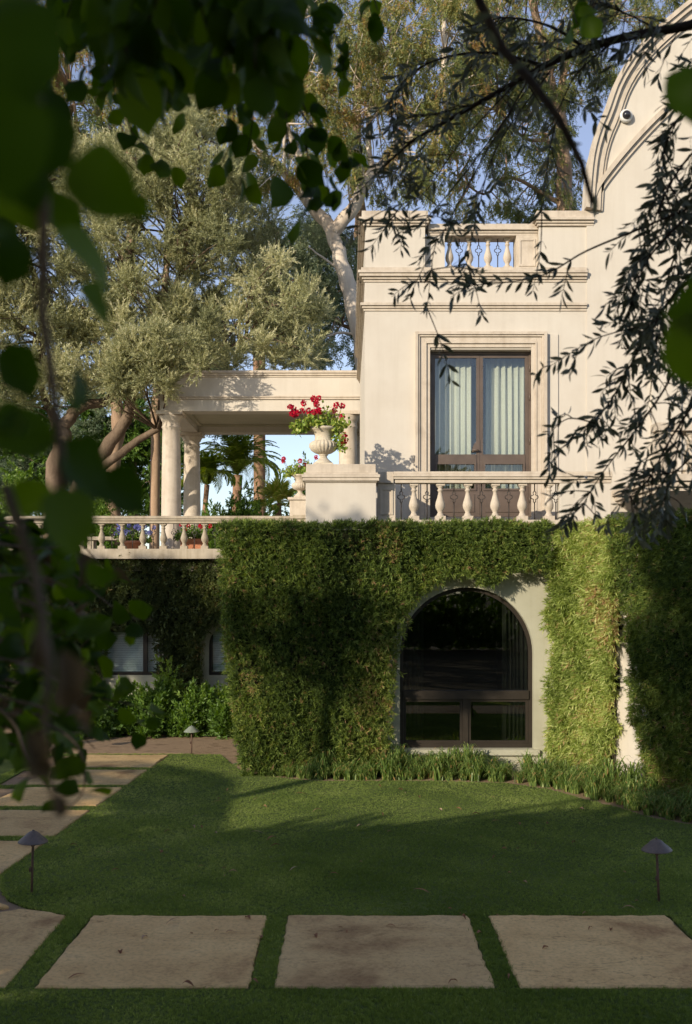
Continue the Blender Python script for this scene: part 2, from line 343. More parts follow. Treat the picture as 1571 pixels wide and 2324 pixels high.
def make_sources():
    SRC['olive'] = sprig_src('olive_sprig', 'olive', .30, 26, .068, .017, .85, 1)
    SRC['euc'] = sprig_src('eucalyptus_sprig', 'euc', .40, 18, .125, .031, .75, 2, .35, side=.25, tv=.3)
    SRC['eucblue'] = sprig_src('eucalyptus_sprig_grey', 'eucblue', .36, 18, .11, .031, .9, 3, .35, side=.2)
    SRC['shrub'] = sprig_src('shrub_sprig', 'shrub', .14, 14, .062, .030, .95, 4)
    SRC['shrubbig'] = sprig_src('broad_sprig', 'shrub', .45, 18, .20, .10, .9, 5)
    SRC['hedge'] = sprig_src('hedge_tuft', 'hedge', .085, 15, .052, .0085, .85, 6, .35, tv=.3)
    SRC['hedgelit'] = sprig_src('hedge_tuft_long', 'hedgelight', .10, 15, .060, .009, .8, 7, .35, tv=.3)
    SRC['creeper'] = sprig_src('creeper_tuft', 'creeper', .10, 12, .058, .016, .95, 8, .35, tv=.3)
    R = np.random.default_rng(9); V = []; T = []
    for i in range(11):
        a = R.uniform(0, 6.28); b = R.normal(size=2)*.012; w = .0022; h = R.uniform(.6, 1.1)*.021; l = R.normal(size=2)*.009
        V += [[b[0]-math.cos(a)*w, b[1]-math.sin(a)*w, -.004], [b[0]+math.cos(a)*w, b[1]+math.sin(a)*w, -.004], [b[0]+l[0], b[1]+l[1], h]]; T.append(R.normal()*.14)
    SRC['grass'] = bpy.data.objects.new('grass_tuft', npmesh('grass_tuft', np.array(V), 3, M['grass'], np.array(T)))
_nzp = [(np.random.default_rng(90+i).normal(size=(6, 3)), np.random.default_rng(190+i).uniform(0, 6.28, 6)) for i in range(6)]
def nz(p, f, seed=0):
    a, ph = _nzp[seed]; return np.sin(p@(a.T*f)+ph).sum(-1)/6*1.6
def in_poly(x, y, poly):
    r = np.zeros(len(x), bool); j = len(poly)-1
    for i in range(len(poly)):
        xi, yi = poly[i]; xj, yj = poly[j]
        c = ((yi > y) != (yj > y)) & (x < (xj-xi)*(y-yi)/((yj-yi) or 1e-9)+xi); r ^= c; j = i
    return r
make_sources()
def frame_box(mb, x0, x1, z0, z1, w, y0, y1, wb=None):
    """a rectangular ring of four butted boxes"""
    wb = w if wb is None else wb
    mb.box(x0, x0+w, y0, y1, z0, z1); mb.box(x1-w, x1, y0, y1, z0, z1)
    mb.box(x0+w, x1-w, y0, y1, z1-w, z1)
    if wb: mb.box(x0+w, x1-w, y0, y1, z0, z0+wb)
def wall_holes(mb, x0, x1, z0, z1, y, th, holes):
    """front wall facing -Y with rectangular holes and their reveals"""
    xs = sorted({x0, x1, *[h[0] for h in holes], *[h[1] for h in holes]})
    zs = sorted({z0, z1, *[h[2] for h in holes], *[h[3] for h in holes]})
    for i in range(len(xs)-1):
        for j in range(len(zs)-1):
            cx = (xs[i]+xs[i+1])/2; cz = (zs[j]+zs[j+1])/2
            if any(h[0] < cx < h[1] and h[2] < cz < h[3] for h in holes): continue
            for yy, o in ((y, 1), (y+th, -1)):
                q = [(xs[i], yy, zs[j]), (xs[i+1], yy, zs[j]), (xs[i+1], yy, zs[j+1]), (xs[i], yy, zs[j+1])]
                mb.add(q, [(0, 1, 2, 3) if o > 0 else (3, 2, 1, 0)])
    for a, b, c, d in list(holes)+[(x0, x1, z0, z1)]:
        for q in (((a, y, c), (a, y+th, c), (a, y+th, d), (a, y, d)), ((b, y, c), (b, y, d), (b, y+th, d), (b, y+th, c)),
                  ((a, y, d), (a, y+th, d), (b, y+th, d), (b, y, d)), ((a, y, c), (b, y, c), (b, y+th, c), (a, y+th, c))):
            mb.add(q, [(0, 1, 2, 3)])
def courses(mb, x0, x1, y0, y1, rows, left=True, right=True):
    """stacked moulding courses: rows of (projection, z0, z1); returns along the free ends"""
    for o, za, zb in rows: mb.box(x0-(o if left else 0), x1+(o if right else 0), y0-o, y1, za, zb)
def curtain(name, parent, x0, x1, y, z0, z1, mat, folds, seed=0):
    mb = MB(); n = int(folds*8); vs = []; r = random.Random(seed)
    ph = r.random()*6
    for i in range(n+1):
        t = i/n; x = x0+(x1-x0)*t
        dy = (.03+.012*math.sin(t*5+ph))*math.sin(t*folds*2*PI+ph+.8*math.sin(t*4+seed))+.010*math.sin(t*folds*4.3*PI+1)
        vs += [(x, y+dy*1.15, z0), (x+.006*math.sin(9*t), y+dy*.7, z1)]
    mb.add(vs, [(2*i, 2*i+2, 2*i+3, 2*i+1) for i in range(n)], True)
    o = part(name, mb, mat, parent)
    md = o.modifiers.new('thickness', 'SOLIDIFY'); md.thickness = .004
    return o

# ------------------------------------------------------------------ the ground
mb = MB(); mb.add([(-400, -400, -.06), (400, -400, -.06), (400, 800, -.06), (-400, 800, -.06)], [(0, 1, 2, 3)])
struct('ground', mb, M['ground'])
Y_NEAR, Y_FAR = 7.0, 8.56          # front paving band
bed = [W(500, 1712, 16.95), W(540, 1745, 15.57), W(600, 1762, 14.95), W(720, 1772, 14.6), W(1000, 1773, 14.57), W(1150, 1777, 14.43),
       W(1250, 1792, 13.96), W(1330, 1815, 13.28), W(1400, 1832, 12.83), W(1480, 1856, 12.23), W(1571, 1872, 11.86), W(1700, 1905, 11.17)]
bed = [(p.x, p.y) for p in bed]
path_r = lambda y: -3.40+(y-9.7)*.058       # right edge of the left path
corner = [(path_r(10.2), 10.2), (path_r(9.8)+.02, 9.75), (-3.22, 9.3), (-3.05, 9.0), (-2.8, 8.78), (-2.5, 8.62), (-2.3, Y_FAR)]
lawn_poly = [(path_r(16.95), 16.95)]+corner+[(7, Y_FAR), (7, 10.5)]+bed[::-1]
def poly_sheet(name, poly, z, mat, kind='structure', thick=.05):
    bm = bmesh.new(); vs = [bm.verts.new((x, y, z)) for x, y in poly]; f = bm.faces.new(vs); f.normal_update()
    if f.normal.z < 0: f.normal_flip()
    r = bmesh.ops.extrude_face_region(bm, geom=[f]); vv = [g for g in r['geom'] if isinstance(g, bmesh.types.BMVert)]
    bmesh.ops.translate(bm, verts=vv, vec=(0, 0, -thick)); bmesh.ops.recalc_face_normals(bm, faces=bm.faces)
    bmesh.ops.triangulate(bm, faces=bm.faces)
    me = bpy.data.meshes.new(name); bm.to_mesh(me); bm.free(); me.materials.append(mat)
    return tag(link(name, me), kind=kind)
poly_sheet('lawn', lawn_poly, 0.0, M['lawn'])
# soil bed behind the lawn and around the planting
poly_sheet('soil', [(-9, 17.15), (path_r(16.95), 17.15)]+[bed[0]]+bed[1:]+[(9, 11), (9, 21), (-9, 21)], -.012, M['soil'])
# front paving: bedding + slabs; left path: bedding + slabs
mb = MB(); mb.add([(-7, 5.0, -.022), (7, 5.0, -.022), (7, 9.9, -.022), (-7, 9.9, -.022)], [(0, 1, 2, 3)])
pav = struct('pavement', mb, M['soil'])
mb = MB(); mb.add([(-9, 9.3, -.018), (-2.7, 9.3, -.018), (-2.7, 17.15, -.018), (-9, 17.15, -.018)], [(0, 1, 2, 3)])
pth = struct('path', mb, M['soil'])
# turf strips between the slabs lie level with the lawn
def slab(parent, poly, zt=.012, th=.07):
    """irregular natural-cleft slab: jittered outline, domed top"""
    out = []
    n = len(poly); r = random.Random(int(poly[0][0]*977+poly[0][1]*31))
    for i in range(n):
        a = Vector(poly[i]); b = Vector(poly[(i+1) % n]); k = max(2, int((b-a).length/.07))
        nn = Vector((b.y-a.y, a.x-b.x)).normalized()
        for j in range(k):
            t = j/k; j_ = 0 if j == 0 else r.uniform(-.009, .009)+.006*math.sin(t*7+i)
            out.append(a.lerp(b, t)+nn*j_)
    c = sum(out, Vector((0, 0)))/len(out); m_ = len(out); mb = MB()
    ins = [p+(c-p).normalized()*.018 for p in out]
    vs = [(p.x, p.y, zt-th) for p in out]+[(p.x, p.y, zt-.012) for p in out]+[(p.x, p.y, zt+r.uniform(-.003, .002)) for p in ins]+[(c.x, c.y, zt)]
    fs = [tuple(m_*2+i for i in (j, (j+1) % m_))+(3*m_,) for j in range(m_)]
    for l in (0, 1): fs += [(l*m_+j, l*m_+(j+1) % m_, (l+1)*m_+(j+1) % m_, (l+1)*m_+j) for j in range(m_)]
    mb.add(vs, fs); return part('slab', mb, M['flag'], parent)
fy0, fy1 = Y_NEAR, Y_FAR-.02
front_slabs = [[(-2.19, fy0), (-.69, fy0), (-.68, fy1), (-2.17, fy1)],
               [(-.50, fy0), (1.045, fy0), (1.04, fy1), (-.50, fy1)],
               [(1.225, fy0), (2.80, fy0), (2.74, fy1), (1.22, fy1)],
               [(3.0, fy0), (4.5, fy0), (4.5, fy1), (2.96, fy1)],
               [(-3.9, fy0), (-2.40, fy0), (-2.40, fy1+.0), (-2.62, 8.66), (-2.85, 8.72), (-3.9, 8.1)],
               [(-4.1, 8.16), (-2.98, 8.80), (-3.22, 9.02), (-3.34, 9.25), (-3.6, 9.3), (-4.6, 9.3), (-4.7, 8.2)]]
for p in front_slabs: slab(pav, p)
rows = [(9.75, 11.08), (11.32, 12.62), (12.9, 14.08), (14.3, 15.45), (15.72, 16.85)]
for a, b in rows:
    slab(pth, [(-4.98+.02*a, a), (path_r(a)-.02, a), (path_r(b)-.02, b), (-4.98+.03*b, b)])
turf_rects = [(-2.40+.0, -2.19, fy0, fy1), (-.68, -.5, fy0, fy1), (1.045, 1.22, fy0, fy1), (2.78, 2.98, fy0, fy1), (-7, 7, 5.0, fy0-.01)]
turf_rects += [(-5.0, path_r(r_[1]), r_[1]+.02, rows[i+1][0]-.02) for i, r_ in enumerate(rows[:-1])]
turf_rects += [(-5.0, -2.6, 16.87, 17.02), (-7.5, -5.0, 9.4, 17.0)]
mb = MB()
for a, b, c, d in turf_rects: mb.box(a, b, c, d, -.05, -.002)
struct('turf', mb, M['lawn'])
# grass blades
def along_(poly, step):
    out = []; acc = 0
    for i in range(len(poly)-1):
        a, b = Vector(poly[i]), Vector(poly[i+1]); L = (b-a).length; t = acc
        while t < L: out.append(a.lerp(b, t/L)); t += step
        acc = t-L
    return out
def grass_blades():
    pts = []
    P = np.array(lawn_poly)
    n = 420000; y = 8.5+rng.random(n)*8.6; x = -3.6+rng.random(n)*9.4
    k = in_poly(x, y, lawn_poly) & (np.abs(x) < y*.36+.5) & (rng.random(n) < (9.3/y)**2.2*.42)
    pts.append(np.stack([x[k], y[k]], 1))
    for a, b, c, d in turf_rects:
        a2, b2 = max(a, -5.2), min(b, 4); n = int((b2-a2)*(min(d, 17)-max(c, 6.1))*2600*min(1, (9/((c+d)/2))**1.5))
        if n > 0: pts.append(np.stack([rng.uniform(a2+.004, b2-.004, n), rng.uniform(max(c, 6.1)+.004, d-.004, n)], 1))
    # a fringe hanging over the rim of the lawn
    rim = [q for q in along_(corner+[(4.2, Y_FAR)], .012)]; rim = np.array([(q.x, q.y) for q in rim]); pts.append(rim+rng.normal(size=rim.shape)*.008)
    p = np.concatenate(pts); n = len(p); p3 = np.c_[p, np.zeros(n)]
    tint = .38+.20*nz(p3, 1.1, 2)+.14*nz(p3, 4, 3)+.07*nz(p3, 11, 1)+rng.normal(size=n)*.10
    size = np.clip(.85+.22*nz(p3, 2.6, 1)+rng.normal(size=n)*.16, .45, 1.5)
    o = scatter('grass', None, p3, np.c_[rng.normal(size=(n, 2))*.22, np.ones(n)], size, tint, SRC['grass'])
    tag(o, 'short mown green grass on the lawn and between the slabs', 'grass', kind='stuff')
grass_blades()

# ------------------------------------------------------------------ balusters, bars
BAL = [(.082, 0), (.082, .075), (.06, .09), (.055, .11), (.04, .135), (.05, .165), (.078, .215), (.085, .265), (.076, .32), (.052, .40), (.036, .47),
       (.033, .51), (.048, .525), (.05, .54), (.036, .55), (.036, .575), (.06, .595), (.062, .612)]
def baluster_mesh(h, mat, rs=1.0):
    mb = MB(); k = (h)/(.612+.04)
    mb.lathe([(r*k*rs, z*k) for r, z in BAL[1:]], 14)
    q = .086*k*rs; mb.box(-q, q, -q, q, 0, .074*k); q = .072*k*rs; mb.box(-q, q, -q, q, .613*k, h)
    return mb.mesh('baluster', mat)
def bar_mesh(h):
    """wrought bar with a quatrefoil twist in its upper third"""
    mb = MB(); r = .009; zq = h*.64
    mb.tube([(0, 0, 0), (0, 0, zq-.10)], r, 6); mb.tube([(0, 0, zq+.10), (0, 0, h)], r, 6)
    for sx in (-1, 1):
        pts = [(0, 0, zq-.10), (sx*.018, 0, zq-.065), (sx*.012, 0, zq-.04), (sx*.05, 0, zq-.02), (sx*.058, 0, zq), (sx*.05, 0, zq+.02), (sx*.014, 0, zq+.035), (sx*.024, 0, zq+.065), (0, 0, zq+.10)]
        mb.tube(pts, .008, 5)
    return mb.mesh('iron_bar', M['iron'])

# ------------------------------------------------------------------ the house
house = thing('house', (2, 17, 0), 'cream rendered villa with balustraded tower, french doors and a curved gable', 'house')
TY = 16.9
ZT = lambda y: CAMZ+(1338.6-y)*TY/F
XT = lambda x: (x-785.5)*TY/F
tx0, tx1 = XT(828), 4.25
dx0, dx1, dz0, dz1 = XT(976), XT(1209.5), 4.03, ZT(793)
mb = MB(); wall_holes(mb, tx0, tx1, 3.4, 8.25, TY, .32, [(dx0, dx1, dz0, dz1)])
mb.box(tx0, tx0+.3, TY+.325, 22.8, 3.4, 8.25)          # side wall
mb.box(tx0+.302, tx1, TY+.34, 22.8, 8.05, 8.24)         # roof slab
part('wall', mb, M['plaster'], house)
# parapet blocks
for bx in ((tx0+.012, XT(965), TY+.012, TY+.6, 8.262, 8.97), (XT(965)+.002, XT(1011.5), TY+.14, TY+.5, 8.262, 8.86), (XT(1224)+.002, 4.3, TY+.012, TY+.5, 8.262, 8.97), (tx0+.012, tx0+.36, TY+.602, 22.7, 8.262, 8.97)):
    mb = MB(); mb.box(*bx); part('parapet', mb, M['plaster'], house)
mb = MB(); x0, x1 = XT(1175), XT(1224); mb.box(x0, x1, TY+.12, TY+.45, 8.262, 8.86)
frame_box(mb, x0+.04, x1-.04, 8.33, 8.80, .035, TY+.105, TY+.119)
part('panel_pier', mb, M['stone'], house, bevel=.004)
mb = MB()
courses(mb, tx0, XT(965), TY, TY+.62, [(.03, 8.972, 9.01), (.06, 9.012, 9.05), (.10, 9.052, 9.10), (.05, 9.102, 9.22)])
courses(mb, XT(1224), 4.2, TY, TY+.62, [(.03, 8.972, 9.01), (.06, 9.012, 9.05), (.10, 9.052, 9.10), (.05, 9.102, 9.22)], True, False)
courses(mb, tx0, tx0+.4, TY+.63, 22.8, [(.03, 8.972, 9.01), (.06, 9.012, 9.05), (.10, 9.052, 9.10), (.05, 9.102, 9.22)])
part('parapet_cap', mb, M['stone'], house, bevel=.006)
mb = MB(); x0, x1 = XT(965)+.06, XT(1224)-.002
courses(mb, x0, x1, TY+.13, TY+.47, [(.0, 8.862, 8.90), (.02, 8.902, 8.94), (.06, 8.942, 8.975), (.04, 8.977, 9.05)], False, False)
part('rail', mb, M['stone'], house, bevel=.005)
mb = MB(); mb.box(XT(1011.5)+.002, XT(1175)-.002, TY+.13, TY+.46, 8.262, 8.305); part('baluster_plinth', mb, M['stone'], house)
bm1 = baluster_mesh(8.860-8.307, M['stone'], 1.0)
for xs in (1024.5, 1070, 1113.5, 1158):
    link('baluster', bm1, house, Vector((XT(xs), TY+.3, 8.307))-Vector(house.location))
br1 = bar_mesh(8.860-8.307)
for xs in (1047, 1092, 1136):
    link('iron_bar', br1, house, Vector((XT(xs), TY+.3, 8.307))-Vector(house.location))
mb = MB()
courses(mb, tx0, 4.08, TY, TY+.3, [(.02, 8.02, 8.06), (.05, 8.062, 8.10), (.09, 8.102, 8.15), (.115, 8.152, 8.20), (.06, 8.202, 8.258)], True, False)
courses(mb, tx0, tx0+.2, TY+.302, 22.8, [(.02, 8.02, 8.06), (.05, 8.062, 8.10), (.09, 8.102, 8.15), (.115, 8.152, 8.20), (.06, 8.202, 8.258)], True, False)
part('cornice', mb, M['stone'], house, bevel=.005)
mb = MB()
courses(mb, tx0, 4.08, TY, TY+.25, [(.02, 7.53, 7.57), (.045, 7.572, 7.61), (.075, 7.612, 7.66)], True, False)
courses(mb, tx0, tx0+.2, TY+.252, 22.8, [(.02, 7.53, 7.57), (.045, 7.572, 7.61), (.075, 7.612, 7.66)], True, False)
part('string_course', mb, M['stone'], house, bevel=.004)
# door surround: nested mouldings, cut in stones
ox0, ox1, oz1 = XT(942), XT(1240), ZT(755)
def ring(mb, a, b, zt, w, ya, yb): mb.box(a, a+w, ya, yb, 3.9, zt); mb.box(b-w, b, ya, yb, 3.9, zt); mb.box(a+w+.001, b-w-.001, ya, yb, zt-w, zt)
mb = MB(); ring(mb, ox0, ox1, oz1, .05, TY-.10, TY+.01); ring(mb, ox0+.051, ox1-.051, oz1-.051, .03, TY-.075, TY+.01)
ring(mb, ox0+.082, ox1-.082, oz1-.082, .085, TY-.045, TY+.01); ring(mb, ox0+.168, ox1-.168, oz1-.168, .025, TY-.06, TY+.01)
ring(mb, ox0+.194, ox1-.194, oz1-.194, dx0-ox0-.194+.001, TY-.03, TY+.01)
part('door_surround', mb, M['stone'], house, bevel=.004)
mb = MB(); mb.box(ox1+.003, ox1+.20, TY-.022, TY+.01, 3.9, oz1-.03); part('pilaster', mb, M['plaster'], house, bevel=.003)
# french doors
door = None
zt0, zt1 = ZT(1042), ZT(1031)
yd = TY+.17
mb = MB(); frame_box(mb, dx0, dx1, dz0, dz1, .045, yd-.02, yd+.07, .05); part('door_frame', mb, M['bronze'], house)
mid = (dx0+dx1)/2-.005
for side, (a, b) in enumerate(((dx0+.047, mid-.002), (mid+.002, dx1-.047))):
    mb = MB(); z0, z1 = dz0+.052, dz1-.047; w = .055
    mb.box(a, a+w, yd, yd+.05, z0, z1); mb.box(b-w, b, yd, yd+.05, z0, z1)
    mb.box(a+w, b-w, yd, yd+.05, z1-w, z1); mb.box(a+w, b-w, yd-.012, yd+.05, zt0-.03, zt1+.02)
    zb = ZT(1111); mb.box(a+w, b-w, yd, yd+.05, z0, zb)
    frame_box(mb, a+w+.001, b-w-.001, zb-.001, zt0-.031, .035, yd-.02, yd+.03)
    mb.box(a+.09, b-.09, yd-.015, yd, z0+.05, zb-.06)
    dr = part('door', mb, M['bronze'], house)
    mb = MB(); mb.box(a+w, b-w, yd+.02, yd+.026, zt1+.02, z1-w); part('pane', mb, M['glass'], dr)
    mb = MB(); mb.box(a+w+.036, b-w-.036, yd+.02, yd+.026, zb+.034, zt0-.066); part('pane', mb, M['glass'], dr)
    # hinges and lever
    for hz in (4.35, 5.35, 6.1, 6.6):
        mb = MB(); hx = a-.02 if side == 0 else b+.02; mb.tube([(hx, yd-.025, hz-.06), (hx, yd-.025, hz+.06)], .012, 8); part('hinge', mb, M['bronze'], dr)
    if side == 0:
        mb = MB(); cx, cz = b-.028, 5.16
        arc = [(cx+.03, cz)]+[(cx+.03-.13*math.cos(t*PI/2/6), cz+.21*math.sin(t*PI/2/6)) for t in range(7)]
        n_ = len(arc); mb.add([(x, yd-.014, z) for x, z in arc]+[(x, yd-.002, z) for x, z in arc], [tuple(range(n_-1, -1, -1)), tuple(range(n_, 2*n_))]+[(i, (i+1) % n_, n_+(i+1) % n_, n_+i) for i in range(n_)])
        part('latch_plate', mb, M['bronze'], dr)
        mb = MB(); mb.tube([(cx, yd-.01, 5.19), (cx, yd-.06, 5.19), (cx-.11, yd-.065, 5.185)], .012, 8); part('handle', mb, M['bronze'], dr)
mb = MB(); mb.box(dx0-.05, dx1+.05, TY-.16, TY-.002, 3.86, 3.94); mb.box(dx0-.0, dx1+.0, TY-.10, TY+.25, 3.942, 4.028); part('sill', mb, M['stone'], house, bevel=.004)
curtain('curtain', house, XT(979), XT(1078), TY+.42, 4.05, 6.95, M['curtain'], 7, 1)
curtain('curtain', house, XT(1111), XT(1200), TY+.42, 4.05, 6.95, M['curtain'], 6, 2)
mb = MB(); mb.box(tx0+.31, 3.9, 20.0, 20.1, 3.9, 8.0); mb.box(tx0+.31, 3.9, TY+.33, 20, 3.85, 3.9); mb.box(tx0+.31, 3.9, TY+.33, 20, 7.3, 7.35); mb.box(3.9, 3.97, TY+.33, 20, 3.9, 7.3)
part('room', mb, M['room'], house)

# main block with the curved gable (right)
HY = 16.88; KH = HY/F
arc = [(1332, 478), (1336, 410), (1343, 353), (1356, 305), (1374, 262), (1394, 205), (1413, 168), (1436, 134), (1462, 104), (1488, 78), (1530, 42), (1571, 10), (1640, -30), (1720, -62), (1820, -80), (1950, -84)]
arc = [((x-785.5)*KH, CAMZ+(1338.6-y)*KH) for x, y in arc]
mb = MB(); n_ = len(arc)
front = [(x, HY, z) for x, z in arc]; back = [(x, HY+.4, z) for x, z in arc]
fb = [(x, HY, 0) for x, z in arc]
mb.add(front+fb, [(n_+i, n_+i+1, i+1, i) for i in range(n_-1)])
mb.add(front+back, [(i, i+1, n_+i+1, n_+i) for i in range(n_-1)])
mb.add([front[0], back[0], (arc[0][0], HY+.4, 0), fb[0]], [(3, 2, 1, 0)])
part('gable_wall', mb, M['plaster'], house)
def sweep_moulding(pts, offs):
    """moulding following a curve in the wall plane: offs = (inner offset, outer offset, projection)"""
    mb = MB(); P_ = [Vector(p) for p in pts]; Ns = []
    for i in range(len(P_)):
        t = (P_[min(i+1, len(P_)-1)]-P_[max(i-1, 0)]).normalized(); Ns.append(Vector((-t.y, t.x)))
    for a, b, pr in offs:
        vs = []
        for p, nn in zip(P_, Ns):
            q0 = p+nn*a; q1 = p+nn*b
            vs += [(q0.x, HY-.003, q0.y), (q0.x, HY-pr, q0.y), (q1.x, HY-pr, q1.y), (q1.x, HY-.003, q1.y)]
        fs = []
        for i in range(len(P_)-1):
            o = i*4; fs += [(o+k, o+(k+1) % 4, o+4+(k+1) % 4, o+4+k) for k in range(4)]
        fs += [(0, 1, 2, 3), tuple(4*(len(P_)-1)+k for k in (3, 2, 1, 0))]
        mb.add(vs, fs, False)
    return mb
def resample(pts, n=40):
    P_ = [Vector(p) for p in pts]; L = [0]
    for i in range(1, len(P_)): L.append(L[-1]+(P_[i]-P_[i-1]).length)
    out = []
    for k in range(n+1):
        s_ = L[-1]*k/n; i = max(j for j in range(len(L)) if L[j] <= s_+1e-9); i = min(i, len(P_)-2)
        t = (s_-L[i])/(L[i+1]-L[i]); p0 = P_[max(i-1, 0)]; p1 = P_[i]; p2 = P_[i+1]; p3 = P_[min(i+2, len(P_)-1)]
        out.append(.5*((2*p1)+(-p0+p2)*t+(2*p0-5*p1+4*p2-p3)*t*t+(-p0+3*p1-3*p2+p3)*t**3))
    return out
a2 = resample(arc)
part('gable_moulding', sweep_moulding(a2, [(-.26, -.22, .04), (-.215, -.10, .07), (-.095, -.02, .13), (-.018, .05, .17)]), M['stone'], house)
inner = [((x-785.5)*KH, CAMZ+(1338.6-y)*KH) for x, y in [(1338, 476), (1352, 430), (1394, 372), (1450, 307), (1506, 251), (1571, 200), (1660, 150), (1760, 120)]]
part('gable_moulding', sweep_moulding(resample(inner), [(-.12, -.05, .04), (-.045, .03, .09)]), M['stone'], house)
# pilaster edges and faint panel joints on the main wall
mb = MB(); x = (1478-785.5)*KH; mb.box(x, x+.5, HY-.05, HY+.02, 4.2, 7.4); part('pilaster', mb, M['plaster'], house, bevel=.004)
# balcony at far right
BY = 14.4; KB = BY/F
bx0 = (1492-785.5)*KB; zb = CAMZ+(1338.6-1075)*KB
balc = thing('balcony', (bx0+.8, BY, 4.2), 'small cream stone balcony on tapered corbel half hidden behind olive leaves at right edge', 'balcony')
mb = MB()
for i, (o, za, z2) in enumerate([(0, zb-.10, zb), (-.05, zb-.18, zb-.102), (-.10, zb-.24, zb-.182)]): mb.box(bx0-o, 7, BY-o, 16.87, za, z2)
part('slab', mb, M['stone'], balc, bevel=.006)
mb = MB(); z0 = zb-.245
mb.add([(bx0+.14, BY+.14, z0), (7, BY+.14, z0), (7, 16.87, z0), (bx0+.14, 16.87, z0), (bx0-.3+.9, 15.6, z0-.38), (7, 15.6, z0-.38), (7, 16.87, z0-.38), (bx0+.6, 16.87, z0-.38)],
       [(0, 1, 5, 4), (1, 2, 6, 5), (2, 3, 7, 6), (3, 0, 4, 7), (4, 5, 6, 7), (3, 2, 1, 0)]); part('corbel', mb, M['stone'], balc)
mb = MB(); mb.box(bx0+.02, bx0+.30, BY+.02, BY+.30, zb+.002, zb+.62); mb.box(bx0-.02, 7, BY-.02, BY+.26, zb+.622, zb+.74); part('rail', mb, M['stone'], balc, bevel=.005)
bmB = baluster_mesh(.615, M['stone'], 1.15)
for k in range(4): link('baluster', bmB, balc, Vector((bx0+.52+k*.36, BY+.14, zb+.003))-Vector(balc.location))
# dome camera on the gable
p = W(1421, 263, 16.83)
dc = thing('security_camera', p, 'small white dome security camera fixed to the curved gable wall', 'camera')
mb = MB(); mb.lathe([(.10, 0), (.11, .02), (.11, .07), (.095, .09)], 18); o = part('housing', mb, surf('white_plastic', (.6, .6, .58), (.66, .66, .64), 3, .4, 0), dc, False); o.rotation_euler = (PI/2, 0, 0); o.location = (0, .05, 0)
mb = MB(); mb.lathe([(.075, 0), (.072, .02), (.055, .045), (.03, .06), (.005, .065)], 18); o = part('lens_dome', mb, surf('dark_dome', (.02, .02, .025), (.03, .03, .035), 3, .1, 0, spec=.6), dc, False); o.rotation_euler = (PI/2, 0, 0); o.location = (0, -.04, 0)

# ------------------------------------------------------------------ lower storey with the arched window
AY = 15.35; KA = AY/F
acx, asp, aR, asill = (1060-785.5)*KA, 1.805, 1.033, .345
ls = thing('garden_wing', (1, AY, 0), 'low pale plaster garden wing clad in hedge under the balcony', 'building')
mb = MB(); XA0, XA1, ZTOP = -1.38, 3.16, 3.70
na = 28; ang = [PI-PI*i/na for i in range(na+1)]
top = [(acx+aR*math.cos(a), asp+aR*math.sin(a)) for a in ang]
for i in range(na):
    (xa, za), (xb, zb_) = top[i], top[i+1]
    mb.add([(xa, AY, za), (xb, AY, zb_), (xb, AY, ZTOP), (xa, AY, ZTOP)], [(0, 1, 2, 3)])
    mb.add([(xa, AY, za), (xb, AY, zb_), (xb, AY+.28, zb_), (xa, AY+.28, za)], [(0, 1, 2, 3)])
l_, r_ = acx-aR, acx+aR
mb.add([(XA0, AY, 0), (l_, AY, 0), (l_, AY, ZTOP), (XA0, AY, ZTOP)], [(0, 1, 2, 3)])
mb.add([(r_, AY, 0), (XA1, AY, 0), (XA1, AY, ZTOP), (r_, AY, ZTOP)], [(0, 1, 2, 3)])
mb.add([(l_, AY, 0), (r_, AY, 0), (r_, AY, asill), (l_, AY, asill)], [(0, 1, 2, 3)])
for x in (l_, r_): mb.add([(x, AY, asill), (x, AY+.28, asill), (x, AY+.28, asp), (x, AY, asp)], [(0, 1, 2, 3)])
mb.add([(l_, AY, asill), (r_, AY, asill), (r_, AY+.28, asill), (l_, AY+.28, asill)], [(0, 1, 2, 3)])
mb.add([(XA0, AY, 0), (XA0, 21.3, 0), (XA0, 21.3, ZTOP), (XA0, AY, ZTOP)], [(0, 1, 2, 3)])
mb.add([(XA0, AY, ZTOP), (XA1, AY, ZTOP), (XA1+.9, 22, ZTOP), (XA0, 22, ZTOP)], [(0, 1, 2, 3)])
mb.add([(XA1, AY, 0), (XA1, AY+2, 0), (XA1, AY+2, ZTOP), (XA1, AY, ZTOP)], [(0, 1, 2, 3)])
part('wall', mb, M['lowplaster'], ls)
mb = MB(); mb.box(l_-.08, r_+.08, AY-.07, AY-.002, asill-.09, asill-.005); part('sill', mb, M['lowplaster'], ls, bevel=.005)
yw = AY+.13
mb = MB(); w = .06
ri = aR-w
for i in range(na):
    a, b = ang[i], ang[i+1]
    q = [(acx+r*math.cos(t), yy, asp+r*math.sin(t)) for yy in (yw, yw+.08) for r, t in ((aR-.001, a), (aR-.001, b), (ri, b), (ri, a))]
    mb.add(q, [(0, 1, 2, 3), (7, 6, 5, 4), (3, 2, 6, 7)])
mb.box(l_+.001, l_+w, yw, yw+.08, asill+.001, asp); mb.box(r_-w, r_-.001, yw, yw+.08, asill+.001, asp)
mb.box(l_+w, r_-w, yw, yw+.08, asill+.001, asill+.07); mb.box(l_+w, r_-w, yw-.03, yw+.09, 1.10, 1.235)
mb.box(1.815, 1.90, yw-.01, yw+.08, asill+.07, 1.10)
frame_box(mb, l_+w+.002, 1.813, asill+.071, 1.098, .04, yw+.01, yw+.06); frame_box(mb, 1.902, r_-w-.002, asill+.071, 1.098, .04, yw+.01, yw+.06)
win = part('window', mb, M['darkframe'], ls)
mb = MB(); pts = [(acx+ri*math.cos(a), asp+ri*math.sin(a)) for a in ang]; poly = [(r_-w, 1.235)]+[p for p in pts[::-1]]+[(l_+w, 1.235)]
